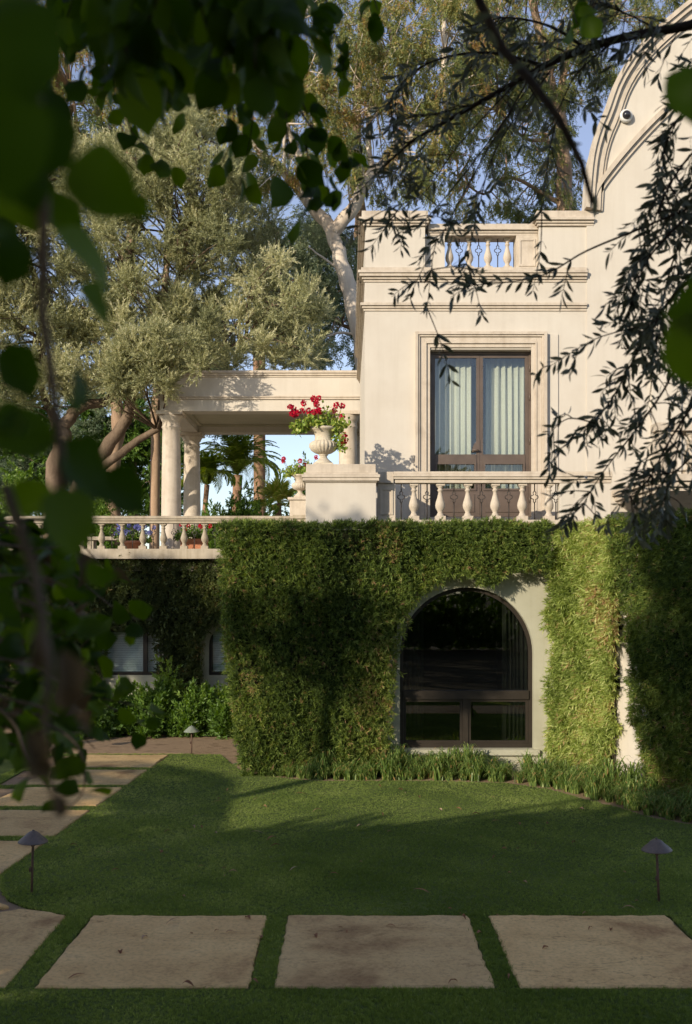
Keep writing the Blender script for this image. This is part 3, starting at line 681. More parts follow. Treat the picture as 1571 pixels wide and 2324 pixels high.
n_ = len(poly); mb.add([(x, yw+.035, z) for x, z in poly]+[(x, yw+.041, z) for x, z in poly], [tuple(range(n_)), tuple(range(2*n_-1, n_-1, -1))]); part('pane', mb, M['darkglass'], win)
for a, b in ((l_+w+.042, 1.773), (1.942, r_-w-.042)):
    mb = MB(); mb.box(a, b, yw+.03, yw+.036, asill+.11, 1.058); part('pane', mb, M['darkglass'], win)
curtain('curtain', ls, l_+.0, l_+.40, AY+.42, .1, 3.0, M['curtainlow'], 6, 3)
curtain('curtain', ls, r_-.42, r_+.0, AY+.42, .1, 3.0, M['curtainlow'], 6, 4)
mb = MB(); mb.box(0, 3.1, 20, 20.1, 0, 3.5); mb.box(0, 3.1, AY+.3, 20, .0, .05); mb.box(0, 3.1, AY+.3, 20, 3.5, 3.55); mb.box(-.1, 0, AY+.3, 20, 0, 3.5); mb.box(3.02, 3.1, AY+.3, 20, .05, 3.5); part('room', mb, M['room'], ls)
# table and bench inside the room, seen dimly
# diagonal garden wall on the right
dA, dB = Vector((3.16, 15.35)), Vector((5.0, 12.0))
dn = Vector((dB.y-dA.y, -(dB.x-dA.x))).normalized()      # points towards lawn
if dn.x > 0: dn = -dn
gw = thing('garden_wall', (dA.x, dA.y, 0), 'cream plaster garden wall slanting toward the viewer behind the tall clipped hedges', 'wall')
mb = MB(); th = .35; a, b = dA, dB; c, d = dB-dn*th, dA-dn*th
vs = [(p.x, p.y, z) for z in (0, 3.6) for p in (a, b, c, d)]
mb.add(vs, [(0, 1, 5, 4), (1, 2, 6, 5), (2, 3, 7, 6), (3, 0, 4, 7), (4, 5, 6, 7)]); part('wall', mb, M['plaster'], gw)
mb = MB(); q = dA.lerp(dB, .36)+dn*.04; mb.tube([(q.x, q.y, 0), (q.x, q.y, 3.5)], .035, 8); part('drain_pipe', mb, M['bronze'], gw)

# ------------------------------------------------------------------ balcony balustrade in front of the doors
PY = 15.55; KP = PY/F; XP = lambda x: (x-785.5)*KP; ZP = lambda y: CAMZ+(1338.6-y)*KP
bl = thing('balustrade', (XP(1070), PY, 3.7), 'cream stone balustrade with bulbous balusters before the french doors', 'balustrade')
x0, x1 = XP(895), XP(1385)
mb = MB(); z1 = ZP(1072)
for (o, a, b) in [(.0, z1-.175, z1-.12), (.03, z1-.118, z1-.085), (.05, z1-.083, z1-.04), (.03, z1-.038, z1)]: mb.box(x0-o*.5, x1, PY-.10-o, PY+.10+o, a, b)
part('rail', mb, M['stone'], bl, bevel=.005)
zb0 = ZP(1181)
mb = MB(); mb.box(XP(853)+.03, x1, PY-.14, PY+.14, 3.6, zb0); part('base', mb, M['stone'], bl, bevel=.005)
mb = MB(); mb.box(XP(857), XP(897), PY-.09, PY+.11, zb0+.002, z1-.18); frame_box(mb, XP(862), XP(892), zb0+.08, z1-.25, .035, PY-.105, PY-.091)
mb.box(XP(850), XP(897)-.03, PY-.13, PY+.14, z1-.178, z1-.005); part('panel_pier', mb, M['stone'], bl, bevel=.004)
mb = MB(); mb.box(XP(1192+12), XP(1192+14), 0, 0, 0, 0)
mb = MB(); mb.box(XP(1268), x1-.01, PY-.085, PY+.11, zb0+.002, z1-.178); part('end_pier', mb, M['plaster'], bl, bevel=.004)
hb = z1-.177-zb0-.002
bmP = baluster_mesh(hb, M['stone'], 1.05); brP = bar_mesh(hb)
for s_ in (1010.5, 1075, 1142, 1209, 1275, 1340): 
    xd = s_/1.0757
    if xd < 1262: link('baluster', bmP, bl, Vector((XP(xd), PY, zb0+.001))-Vector(bl.location))
for s_ in (980, 1043, 1109, 1176, 1243, 1306, 1358): link('iron_bar', brP, bl, Vector((XP(s_/1.0757), PY+.02, zb0+.001))-Vector(bl.location))
# pedestal and urn
QY = 15.2; KQ = QY/F; XQ = lambda x: (x-785.5)*KQ; ZQ = lambda y: CAMZ+(1338.6-y)*KQ
pd = thing('pedestal', (XQ(774), QY, 3.6), 'broad plaster pedestal with moulded stone cap at the corner of the balcony', 'pedestal')
mb = MB(); mb.box(XQ(694), XQ(854), QY, QY+.85, 3.5, ZQ(1096)); part('body', mb, M['plaster'], pd, bevel=.006)
mb = MB(); zq = ZQ(1092)
courses(mb, XQ(694), XQ(854), QY, QY+.85, [(.015, zq-.02, zq), (.045, zq+.002, zq+.05), (.06, zq+.052, zq+.10), (.03, zq+.102, zq+.13), (-.005, zq+.132, ZQ(1053))]); part('cap', mb, M['stone'], pd, bevel=.007)
def urn(name, base, H, label, mat=M['urn']):
    u = thing(name, base, label, 'urn')
    k = H/.62
    mb = MB(); mb.box(-.155*k, .155*k, -.155*k, .155*k, 0, .05*k); mb.lathe([(.14*k, .05*k), (.135*k, .075*k), (.10*k, .10*k), (.065*k, .135*k), (.055*k, .165*k), (.075*k, .185*k), (.07*k, .195*k)], 24); part('foot', mb, mat, u, False, bevel=.004)
    mb = MB(); mb.lathe([(.07*k, .195*k, 0), (.12*k, .215*k, 1), (.175*k, .255*k, 1), (.205*k, .31*k, 1), (.20*k, .36*k, 1), (.165*k, .395*k, 1), (.14*k, .41*k, 0), (.135*k, .47*k, 0), (.15*k, .53*k, 0), (.19*k, .565*k, 0), (.215*k, .58*k, 0), (.22*k, .61*k, 0), (.19*k, .62*k, 0), (.15*k, .56*k, 0)], 96, lobes=22, lobe_amp=.11)
    part('bowl', mb, mat, u, False); return u
ub = Vector((XQ(733), QY+.38, ZQ(1053)+.002))
urn('urn', ub, .62, 'fluted stone urn overflowing with red geraniums on the pedestal')
def geranium(name, base, r, h, nflow, label, trail=True, seed=1, cat='plant', petal='petal', leafm='geranium', pot=None):
    g = thing(name, base, label, cat); R = np.random.default_rng(seed)
    n = int(1100*(r/.4)**1.3); a = R.uniform(0, 6.28, n); rr = r*np.sqrt(R.random(n)); z = h*(.15+.6*R.random(n))*(1-.5*(rr/r)**2)
    lob = 1+.28*np.sin(3*a+seed)+.18*np.sin(7*a+2*seed); z = z*(.75+.35*np.sin(2*a+seed*1.3)+.25*np.sin(5*a)); c = np.c_[rr*np.cos(a)*lob, rr*np.sin(a)*.7*lob, z]; c = c[R.random(len(c)) < .72]
    if trail:
        m_ = n//5; t = R.random(m_); c2 = np.c_[r*.55+.12*t+R.normal(size=m_)*.05, R.normal(size=m_)*.07-.08, h*.2-.42*t]; c = np.r_[c, c2]
        m_ = n//7; t = R.random(m_); c2 = np.c_[-r*.6-.10*t+R.normal(size=m_)*.05, R.normal(size=m_)*.07-.08, h*.15-.12*t]; c = np.r_[c, c2]
    d = R.normal(size=(len(c), 3))+np.array([0, -.3, .4])
    v = leaf_quads(c, d, .045+.03*R.random(len(c)), .05)
    o = link('leaves', npmesh('leaves', v, 4, M[leafm], np.clip(.5+.35*R.normal(size=len(c)), 0, 1)), g, (0, 0, 0)); o['kind'] = 'stuff'
    mb = MB(); heads = []
    for i in range(nflow):
        a = R.uniform(0, 6.28); q = r*math.sqrt(R.random()); hx, hy = q*math.cos(a), q*math.sin(a)*.6-.05; hz = h*(.55+.65*R.random())*(1-.25*(q/r)**2); hx *= 1.25
        if trail and i % 5 == 4: hx, hy, hz = r*(.75+.35*R.random()), -.08, h*.1-.26*R.random()
        heads.append((hx, hy, hz)); mb.tube([(hx*.4, hy*.4, h*.1), (hx*.8, hy*.8, (hz+h*.1)/2), (hx, hy, hz)], .004, 5)
    part('stems', mb, M['shrub'] if False else M['bark_grey'], g, False)
    for hx, hy, hz in heads:
        n2 = 46; dd = unit(R.normal(size=(n2, 3))); c = np.array([hx, hy, hz])+dd*(.028 if r > .25 else .022)
        v = leaf_quads(c, dd+R.normal(size=(n2, 3))*.8, .034, .036)
        link('flower_head', npmesh('flower_head', v, 4, M[petal], R.random(n2)), g, (0, 0, 0))
    return g
geranium('geranium', ub+Vector((-.06, 0, .56)), .42, .46, 24, 'trailing red geranium with yellow green leaves in the pedestal urn', True, 3)

# ------------------------------------------------------------------ back terrace, balustrade and left wing
LY = 21.0; KL = LY/F; XL = lambda x: (x-785.5)*KL; ZL = lambda y: CAMZ+(1338.6-y)*KL
mb = MB(); mb.box(-16, -.3, 21.15, 34, 3.2, 3.56); mb.box(-16, 12, 34, 60, 2.9, 3.4); struct('terrace', mb, M['terrafloor'])
lw = thing('side_wing', (-5, 21.3, 0), 'shaded grey plaster wing at left with dark framed windows under creeper', 'building')
w1 = (XL(245)-.4, XL(362), ZL(1535), ZL(1428)); 
mb = MB(); wall_holes(mb, -16, XA0-.02, 0, 3.19, LY+.28, .25, [w1, (XL(470), XL(470)+.98, ZL(1535), ZL(1415))])
part('wall', mb, M['lowplaster'], lw)
for (a, b, z0, z1), mull in ((w1, XL(323)), ((XL(470), XL(470)+.98, ZL(1535), ZL(1415)), None)):
    mb = MB(); frame_box(mb, a+.001, b-.001, z0+.001, z1-.001, .06, LY+.31, LY+.38)
    if mull: mb.box(mull-.045, mull+.045, LY+.30, LY+.38, z0+.06, z1-.06)
    else:
        # arched head in plaster filling the upper corners
        pass
    wn_ = part('window', mb, M['darkframe'], lw)
    mb = MB(); mb.box(a+.06, b-.06, LY+.345, LY+.35, z0+.06, z1-.06); part('pane', mb, M['glass'], wn_)
    mb = MB()
    nsl = int((z1-z0-.12)/.05)
    for i in range(nsl):
        zz = z0+.07+i*.05; mb.add([(a+.07, LY+.42, zz), (b-.07, LY+.42, zz), (b-.07, LY+.45, zz+.045), (a+.07, LY+.45, zz+.045)], [(0, 1, 2, 3)])
    part('blind', mb, M['blind'], wn_)
    mb = MB(); mb.box(a, b, LY+.6, LY+.65, z0, z1); part('room', mb, M['room'], lw)
# arched corners over the second window
mb = MB(); a, b, z1 = XL(470), XL(470)+.98, ZL(1415); rr = .49; zc = z1-rr
for sgn, xc in ((-1, a), (1, b)):
    pass
for i in range(16):
    t0, t1 = PI-PI*i/16, PI-PI*(i+1)/16; cx = (a+b)/2
    xa, za, xb, zb_ = cx+rr*math.cos(t0), zc+rr*math.sin(t0), cx+rr*math.cos(t1), zc+rr*math.sin(t1)
    mb.add([(xa, LY+.283, za), (xb, LY+.283, zb_), (xb, LY+.283, z1+.002), (xa, LY+.283, z1+.002)], [(0, 1, 2, 3)])
    mb.add([(xa, LY+.283, za), (xb, LY+.283, zb_), (xb, LY+.40, zb_), (xa, LY+.40, za)], [(0, 1, 2, 3)])
part('arch_infill', mb, M['lowplaster'], lw)
lb = thing('balustrade', (-5, LY, 3.56), 'long weathered stone balustrade edging the back terrace beside the loggia', 'balustrade')
xe = XL(668); z1 = ZL(1172)
mb = MB()
for (o, a, b) in [(.0, z1-.15, z1-.10), (.03, z1-.098, z1-.06), (.055, z1-.058, z1)]: mb.box(-10, xe, LY-.10-o, LY+.10+o, a, b)
part('rail', mb, M['weathered'], lb, bevel=.005)
zb1 = ZL(1246)
mb = MB(); mb.box(-10, xe+.3, LY-.15, LY+.15, 3.45, zb1); part('base', mb, M['weathered'], lb, bevel=.005)
mb = MB(); mb.box(xe+.002, xe+.30, LY-.15, LY+.17, zb1+.002, z1-.06); mb.box(xe-.02, xe+.34, LY-.19, LY+.2, z1-.058, z1+.02); part('end_pier', mb, M['weathered'], lb, bevel=.004)
hb = z1-.151-zb1-.001; bmL = baluster_mesh(hb, M['weathered'], 1.08); brL = bar_mesh(hb)
k = 0; x = 90.5-46.8*2
while x < 660:
    link('baluster', bmL, lb, Vector((XL(x), LY, zb1+.001))-Vector(lb.location)); 
    link('iron_bar', brL, lb, Vector((XL(x+23.4), LY, zb1+.001))-Vector(lb.location)); x += 46.8
# second pedestal and urn far behind
p2 = thing('pedestal', W(681, 1171, 22.2), 'small stone pedestal carrying an urn at the end of back balustrade', 'pedestal')
q = W(681, 1171, 22.2)
mb = MB(); mb.box(-.22, .22, -.2, .2, -.4, .34); mb.box(-.26, .26, -.24, .24, .342, .40); part('body', mb, M['stone'], p2, False, bevel=.005)
u2b = q+Vector((0, 0, .402)); urn('urn', u2b, .52, 'smaller fluted urn half hidden behind the broad pedestal', M['stone'])
geranium('geranium', u2b+Vector((0, 0, .5)), .34, .42, 7, 'pale leaved geranium with red blooms in the smaller back urn', True, 5)
# loggia
LG = thing('loggia', (-2, 25, 3.56), 'flat roofed cream loggia on round stone columns at the back terrace', 'loggia')
y0, y1 = 23.0, 26.6; KG = y0/F
gx0, gx1 = (358-785.5)*KG, .6
zt, zm, zbm = CAMZ+(1338.6-841)*KG, CAMZ+(1338.6-906)*KG, CAMZ+(1338.6-932)*KG
mb = MB()
def gring(x0, x1, ya, yb, za, zb, w):
    mb.box(x0, x1, ya, ya+w, za, zb); mb.box(x0, x1, yb-w, yb, za, zb); mb.box(x0, x0+w, ya+w, yb-w, za, zb); mb.box(x1-w, x1, ya+w, yb-w, za, zb)
gring(gx0+.04, gx1, y0+.04, y1, zbm, zm, .42)
part('beam', mb, M['plaster'], LG)
mb = MB(); mb.box(gx0+.01, gx1, y0, y1+.1, zm+.002, zm+.045); mb.box(gx0-.02, gx1, y0-.02, y1+.1, zm+.047, zm+.075); part('string_course', mb, M['stone'], LG, bevel=.005)
mb = MB(); mb.box(gx0+.04, gx1, y0+.04, y1+.05, zm+.077, zt-.15); part('frieze', mb, M['plaster'], LG)
mb = MB(); courses(mb, gx0+.02, gx1, y0+.02, y1+.1, [(.0, zt-.148, zt-.11), (.03, zt-.108, zt-.06), (.06, zt-.058, zt)], True, False); part('cornice', mb, M['stone'], LG, bevel=.005)
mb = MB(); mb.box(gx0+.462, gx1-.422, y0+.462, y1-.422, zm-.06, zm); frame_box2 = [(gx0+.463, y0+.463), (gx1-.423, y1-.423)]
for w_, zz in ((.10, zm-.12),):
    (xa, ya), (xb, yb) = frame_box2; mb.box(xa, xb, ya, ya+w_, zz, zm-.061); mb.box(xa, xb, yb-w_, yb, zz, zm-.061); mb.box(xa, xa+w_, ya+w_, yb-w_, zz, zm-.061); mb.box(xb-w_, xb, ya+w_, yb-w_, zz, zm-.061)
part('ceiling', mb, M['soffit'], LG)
def column_mesh(h):
    mb = MB(); r = .235
    prof = [(r*1.3, .0), (r*1.3, .05), (r*1.15, .08), (r*1.0, .12)]
    for i in range(9):
        t = i/8; prof.append((r*(1-.13*t**1.6), .14+(h-.52)*t))
    prof += [(r*.95, h-.36), (r*.95, h-.33), (r*.87, h-.32), (r*.87, h-.22), (r*1.0, h-.20), (r*1.0, h-.18), (r*1.18, h-.11), (r*1.22, h-.08)]
    mb.lathe(prof, 32); mb.box(-r*1.28, r*1.28, -r*1.28, r*1.28, h-.079, h); return mb.mesh('column', M['stone'])
cm = column_mesh(zbm-3.561)
for x, y in ((gx0+.27, y0+.25), (gx0+.27, y1-.22), (XL(0)*0+(790-785.5)*23.3/F, y0+.25), (.25, y1-.22)):
    link('column', cm, LG, Vector((x, y, 3.56))-Vector(LG.location))

# pots and bench on the terrace
def pot(name, base, w, h, label, mat=M['terracotta'], boxy=False):
    mb = MB()
    if boxy:
        mb.box(-w, w, -w*.5, w*.5, 0, h*.8); mb.box(-w*1.05, w*1.05, -w*.55, w*.55, h*.802, h)
    else: mb.lathe([(w*.7, 0), (w*.95, h*.8), (w*.97, h*.81), (w*1.08, h*.82), (w*1.08, h), (w*.9, h), (w*.85, h*.85)], 20)
    o = link(name, mb.mesh(name, mat)); o.location = base; return tag(o, label, 'pot')
b = W(441, 1250, 22.0); b.z = 3.562; pot('planter_box', b, .28, .36, 'terracotta trough of red geraniums behind the back balustrade', boxy=True)
geranium('geranium', b+Vector((-.05, 0, .34)), .42, .42, 6, 'green geranium with three red blooms in the terracotta trough', False, 8, leafm='shrub')
b = W(305, 1250, 22.3); b.z = 3.562; pot('flower_pot', b, .24, .33, 'round terracotta pot under pale blue flowers by the first column')
geranium('lavender_plant', b+Vector((0, 0, .3)), .36, .40, 26, 'bushy plant with pale blue flowers in a round terracotta pot', False, 9, petal='lavender', leafm='shrub')
bn = thing('stone_bench', W(248, 1250, 23.0), 'low stone bench standing behind the back balustrade under the olive', 'bench')
bn.location.z = 3.56; mb = MB(); mb.box(-.55, .55, -.2, .2, .38, .46); part('seat', mb, M['weathered'], bn, False, bevel=.006)
for sx in (-.4, .4): mb = MB(); mb.box(sx-.07, sx+.07, -.15, .15, 0, .379); part('leg', mb, M['weathered'], bn, False)

# ------------------------------------------------------------------ clipped hedges on the walls
def hedge(name, label, A, B, ztop, depth, inside, n, src, seed, back, light=.0, topn=0, droop=.35, cat='hedge', bottom=0.0, extra=None):
    """leaf tufts over the face of a wall hedge between plan points A and B; inside(s,z)->bool masks the face"""
    R = np.random.default_rng(seed)
    h = thing(name, (A[0], A[1], 0), label, cat)
    A = np.array(A); B = np.array(B); L = np.linalg.norm(B-A); t = (B-A)/L; nrm = np.array([t[1], -t[0]])
    if nrm@(-A) < 0: nrm = -nrm
    s = R.uniform(-.02, L+.02, n); z = R.uniform(bottom, ztop, n); k = inside(s, z); s, z = s[k], z[k]
    gp = nz(np.c_[s, z, s*0], 2.3, (seed+3) % 6)+.5*nz(np.c_[s, z, s*0], 7.0, seed % 6); k = R.random(len(s)) > .55*np.clip(gp-.35, 0, 1.2); s, z = s[k], z[k]
    P3 = lambda s, z, o: np.c_[A[0]+t[0]*s+nrm[0]*o, A[1]+t[1]*s+nrm[1]*o, z]
    q = np.c_[s, z*1.0, np.zeros(len(s))]
    relief = .5+.5*nz(q, 3.0, seed % 6)*.7+.3*nz(q, 8.0, (seed+1) % 6)
    off = -.04+.27*np.clip(relief, 0, 1.2)*1.0-.10*R.random(len(s))**2
    c = P3(s, z, off); n3 = np.array([nrm[0], nrm[1], 0])
    flow = nz(q, 1.2, (seed+2) % 6)
    tdir = unit(n3*.75+np.array([0, 0, -1.])*droop+np.c_[t[0]*flow, t[1]*flow, flow*.3]*.5+R.normal(size=(len(s), 3))*.42)
    if topn:
        s2 = R.uniform(-.03, L+.03, topn); o2 = R.uniform(-depth, .13, topn); z2 = np.full(topn, ztop)+.035*nz(np.c_[s2, o2, s2*0], 6, 2)+.02*R.normal(size=topn)
        k2 = inside(s2, z2*0+ztop-.02); s2, o2, z2 = s2[k2], o2[k2], z2[k2]
        c = np.r_[c, P3(s2, z2, o2)]; tdir = np.r_[tdir, unit(np.array([0, 0, 1.])+R.normal(size=(len(s2), 3))*.45)]
    if extra is not None:
        ce, de = extra(R); c = np.r_[c, ce]; tdir = np.r_[tdir, de]
    m = len(c); K = 7
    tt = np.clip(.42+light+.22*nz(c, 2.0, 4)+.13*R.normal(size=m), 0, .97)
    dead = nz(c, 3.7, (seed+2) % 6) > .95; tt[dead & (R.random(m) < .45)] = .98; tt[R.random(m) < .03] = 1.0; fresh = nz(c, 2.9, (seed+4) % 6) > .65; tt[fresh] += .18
    tdir2 = tdir+R.normal(size=(m, 3))*.25
    # loose sprays standing out from the clipped face
    q = R.choice(m, m//9, replace=False); gq = nz(c[q], 1.4, 5) > .1; q = q[gq]
    scatter('spray', h, c[q]+tdir[q]*.01, tdir[q]*.7+R.normal(size=(len(q), 3))*.35+np.array([0, 0, -.35]), 1.15+.55*R.random(len(q)), tt[q]+.12, src, Vector((-h.location.x, -h.location.y, 0)))
    tt = tt-.10*(nz(c, 3.1, 0) < -.25)
    scatter('foliage', h, c-tdir2*.03, tdir2, .75+.55*R.random(m), tt, src, Vector((-h.location.x, -h.location.y, 0)))
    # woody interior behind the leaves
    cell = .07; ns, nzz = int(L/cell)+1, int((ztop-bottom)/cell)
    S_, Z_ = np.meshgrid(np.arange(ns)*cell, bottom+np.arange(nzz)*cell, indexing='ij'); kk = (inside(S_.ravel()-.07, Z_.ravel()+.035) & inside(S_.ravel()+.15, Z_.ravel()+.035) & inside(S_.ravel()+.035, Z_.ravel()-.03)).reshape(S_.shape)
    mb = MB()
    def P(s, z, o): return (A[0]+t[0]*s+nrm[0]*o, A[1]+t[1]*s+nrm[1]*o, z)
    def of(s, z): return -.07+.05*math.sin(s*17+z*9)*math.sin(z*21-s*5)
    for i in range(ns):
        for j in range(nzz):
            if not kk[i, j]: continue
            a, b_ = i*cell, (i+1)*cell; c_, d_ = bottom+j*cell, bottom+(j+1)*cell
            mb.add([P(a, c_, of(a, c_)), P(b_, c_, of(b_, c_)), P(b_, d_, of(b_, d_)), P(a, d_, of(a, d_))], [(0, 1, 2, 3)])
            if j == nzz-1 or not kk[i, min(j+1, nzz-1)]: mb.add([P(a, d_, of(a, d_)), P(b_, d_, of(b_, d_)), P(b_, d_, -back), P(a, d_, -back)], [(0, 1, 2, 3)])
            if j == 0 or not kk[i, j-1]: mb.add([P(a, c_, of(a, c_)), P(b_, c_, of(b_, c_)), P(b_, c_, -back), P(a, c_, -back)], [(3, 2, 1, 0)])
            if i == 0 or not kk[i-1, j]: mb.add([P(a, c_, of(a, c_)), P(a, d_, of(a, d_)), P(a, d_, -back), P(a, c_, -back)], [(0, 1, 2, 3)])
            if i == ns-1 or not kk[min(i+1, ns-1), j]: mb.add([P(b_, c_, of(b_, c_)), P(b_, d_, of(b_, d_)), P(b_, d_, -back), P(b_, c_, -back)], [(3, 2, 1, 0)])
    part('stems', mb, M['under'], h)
    return h
HY0 = 15.08; kh = HY0/F
def hx(x): return (x-785.5)*kh
def hz(y): return CAMZ+(1338.6-y)*kh
fx0, fx1 = hx(503), hx(1248)
front_poly = [(hx(x), hz(y)) for x, y in [(503, 1180), (503, 1215), (506, 1380), (516, 1500), (526, 1600), (542, 1690), (556, 1760), (880, 1760), (888, 1690), (892, 1620), (900, 1520), (912, 1450), (925, 1400),
              (950, 1358), (985, 1330), (1020, 1312), (1050, 1302), (1075, 1318), (1100, 1328), (1125, 1322), (1150, 1300), (1180, 1296), (1225, 1300), (1243, 1290), (1250, 1180)]]
def inside_front(s, z):
    x = fx0+s; return in_poly(x, z+.035*np.sin(x*23)*np.cos(z*19), front_poly)
def side_extra(R):     # leaves wrapping the left end of the block
    n = 5500; z = R.uniform(.05, 3.72, n); y = R.uniform(HY0-.05, 21, n); x = np.interp(z, [0, 1, 2, 3.7], [-1.52, -1.68, -1.82, -1.88])+R.normal(size=n)*.03
    return np.c_[x, y, z], unit(np.array([-.9, -.2, -.1])+R.normal(size=(n, 3))*.5)
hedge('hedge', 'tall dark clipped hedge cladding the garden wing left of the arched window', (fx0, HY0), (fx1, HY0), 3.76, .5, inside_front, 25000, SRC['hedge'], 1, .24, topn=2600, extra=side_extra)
# right lit hedge and dark hedge on the diagonal wall
def diag(a, b): 
    p, q = dA.lerp(dB, a)+dn*.10, dA.lerp(dB, b)+dn*.12; return (p.x, p.y), (q.x, q.y)
A_, B_ = diag(.055, .42); LL = math.dist(A_, B_)
def in_lit(s, z): 
    e = LL*(1.02-.14*np.clip((2.9-z)/2.5, 0, 1.2)); return (s < e+.05*np.sin(z*9)+.03*np.sin(z*31)) & (z < 3.79)
hedge('hedge', 'sunlit yellow green clipped hedge just right of the arched window', A_, B_, 3.82, .5, in_lit, 15000, SRC['hedgelit'], 2, .17, light=.17, topn=1500)  # tint lifted as well, so the leaves read as sunlit
A_, B_ = diag(.42, 1.0); L2 = math.dist(A_, B_)
def in_dark(s, z):
    s0 = .02+.46*np.clip((3.0-z)/3.0, 0, 1)**1.0; return (s > s0+.05*np.sin(z*11)) & (z < 3.83)
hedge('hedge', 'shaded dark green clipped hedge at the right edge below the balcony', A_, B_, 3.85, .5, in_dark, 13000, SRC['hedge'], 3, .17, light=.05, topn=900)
# creeper on the left wing
cY = LY+.12
cx0, cx1 = XL(-40), XA0
cp = [(XL(x), ZL(y)) for x, y in [(-60, 1255), (600, 1255), (600, 1400), (500, 1412), (470, 1425), (462, 1480), (460, 1560), (455, 1640), (370, 1640), (362, 1560), (356, 1500), (350, 1440), (300, 1425), (240, 1430), (232, 1640), (-60, 1640)]]
hedge('creeper', 'dark creeper clinging to shaded wing wall under the back balustrade', (cx0, cY), (cx1, cY), 3.6, .35, lambda s, z: in_poly(cx0+s, z, cp), 16000, SRC['creeper'], 4, .16, light=-.08, topn=1500, cat='creeper')

# shrubs below the wing
def shrub(name, base, rx, ry, rz, n, mat, label, L=.06, Wd=.028, seed=0, cat='shrub', group=None, light=0., sub=14):
    R = np.random.default_rng(seed+500); g = thing(name, base, label, cat, group)
    n = max(220, n//5); cl = unit(R.normal(size=(sub, 3)))*R.uniform(.3, .8, (sub, 1)); cl[:, 2] = np.abs(cl[:, 2])
    idx = R.integers(0, sub, n); p = cl[idx]+unit(R.normal(size=(n, 3)))*.42*R.random((n, 1))**.33
    p[:, 2] = np.abs(p[:, 2]); c = p*np.array([rx, ry, rz]); d = unit(p+np.array([0, 0, .5]))+R.normal(size=(n, 3))*.6
    k = L/.062
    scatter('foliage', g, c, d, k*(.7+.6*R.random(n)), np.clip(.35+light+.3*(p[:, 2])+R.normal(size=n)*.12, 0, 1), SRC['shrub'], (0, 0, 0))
    mb = MB()
    for i in range(min(sub, 10)): q = cl[i]*np.array([rx, ry, rz]); mb.tube([(0, 0, -.02), tuple(q*.45+np.array([0, 0, .05])), tuple(q)], [.02, .013, .006], 5)
    part('stems', mb, M['bark_grey'], g, False); return g
for i, (x, y, rr, hh, lt, lab) in enumerate([(205, 1675, .5, .85, -.1, 'dark low shrub behind leftmost path lamp'), (275, 1672, .55, .95, -.05, 'glossy shrub under the blind covered window'),
        (345, 1674, .5, .9, 0, 'leafy shrub between the tall lit shrub and window'), (375, 1668, .5, 1.22, .25, 'taller shrub with bright lit crown under the creeper pillar'),
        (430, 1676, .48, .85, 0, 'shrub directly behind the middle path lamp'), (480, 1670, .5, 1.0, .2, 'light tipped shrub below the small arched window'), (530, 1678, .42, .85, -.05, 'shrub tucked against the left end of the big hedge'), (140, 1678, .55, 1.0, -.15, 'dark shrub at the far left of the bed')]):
    b = G(x, y); b.y += .35; b.z = -.012
    shrub('shrub', b, rr, .42, hh, 2600, M['shrub'], lab, .075, .032, i, group='shrubs along the side wing', light=lt)

# ------------------------------------------------------------------ strap-leaved plants along the bed
def clump_mesh(seed, nb=60, h=.34, spread=.30):
    R = np.random.default_rng(seed); V = []; T = []
    for i in range(nb):
        a = R.uniform(0, 6.28); hh = h*R.uniform(.6, 1.15); sp = spread*R.uniform(.3, 1.15); w = .0075+.004*R.random()
        d = np.array([math.cos(a), math.sin(a)]); sd = np.array([-d[1], d[0]]); b = R.normal(size=2)*.035
        prev = None
        st = R.uniform(.45, 1.2)
        for k in range(7):
            t = k/6; rr = sp*(.6*t+.4*t*t)*(.35+.65*st); z = hh*math.sin(PI*t*.5*(1+.5*st))*(1.1-.3*st); ww = w*(1-.85*t**1.4)
            c = b+d*rr; l = (c[0]+sd[0]*ww, c[1]+sd[1]*ww, z); r = (c[0]-sd[0]*ww, c[1]-sd[1]*ww, z)
            if prev: V += [prev[0], prev[1], r, l]; T.append(R.random()*.9 if R.random() > .06 else 1.0)
            prev = (l, r)
    return npmesh('strap_plant', np.array(V), 4, M['turf'], np.array(T))
cms = [clump_mesh(40+i, 76+8*i, .27+.03*i, .34) for i in range(5)]; big = clump_mesh(60, 130, .50, .50)
def along(poly, step):
    out = []; acc = 0
    for i in range(len(poly)-1):
        a, b = Vector(poly[i]), Vector(poly[i+1]); L = (b-a).length; t = acc
        while t < L: out.append((a.lerp(b, t/L), (b-a).normalized())); t += step
        acc = t-L
    return out
bp = bed[1:]
for ri, (inset, step) in enumerate(((.16, .19), (.38, .22), (.62, .28))):
    for (p, t) in along(bp, step):
        nrm = Vector((-t.y, t.x)); 
        q = p+nrm*(inset+random.uniform(-.05, .05))+t*random.uniform(-.05, .05)
        if q.y > 15.35 or (q.x > 6): continue
        right = q.x > 2.9
        o = bpy.data.objects.new('strap_plant', random.choice(cms)); col.objects.link(o); o.location = (q.x, q.y, -.01)
        s_ = random.uniform(.6, 1.25)*(1.05 if ri else .8); o.scale = (s_, s_, s_*random.uniform(.85, 1.15)); o.rotation_euler = (0, 0, random.uniform(0, 6.28))
        where = ('below the tall dark hedge', 'under the arched window', 'at the foot of the sunlit hedge', 'in shade under the right edge hedge')[0 if q.x < .7 else 1 if q.x < 2.9 else 2 if q.x < 3.8 else 3]
        tag(o, 'grassy strap leaved plant '+where, 'plant', 'strap leaved plants '+where)
for x, y, s_, lab in ((1062, 1768, 1.0, 'largest arching grassy clump below the centre of the arched window'), (905, 1762, .95, 'broad dark grassy clump at left foot of the arched window')):
    o = bpy.data.objects.new('strap_plant', big); col.objects.link(o); q = G(x, y); o.location = (q.x, q.y+.15, -.01); o.scale = (s_,)*3; tag(o, lab, 'plant')

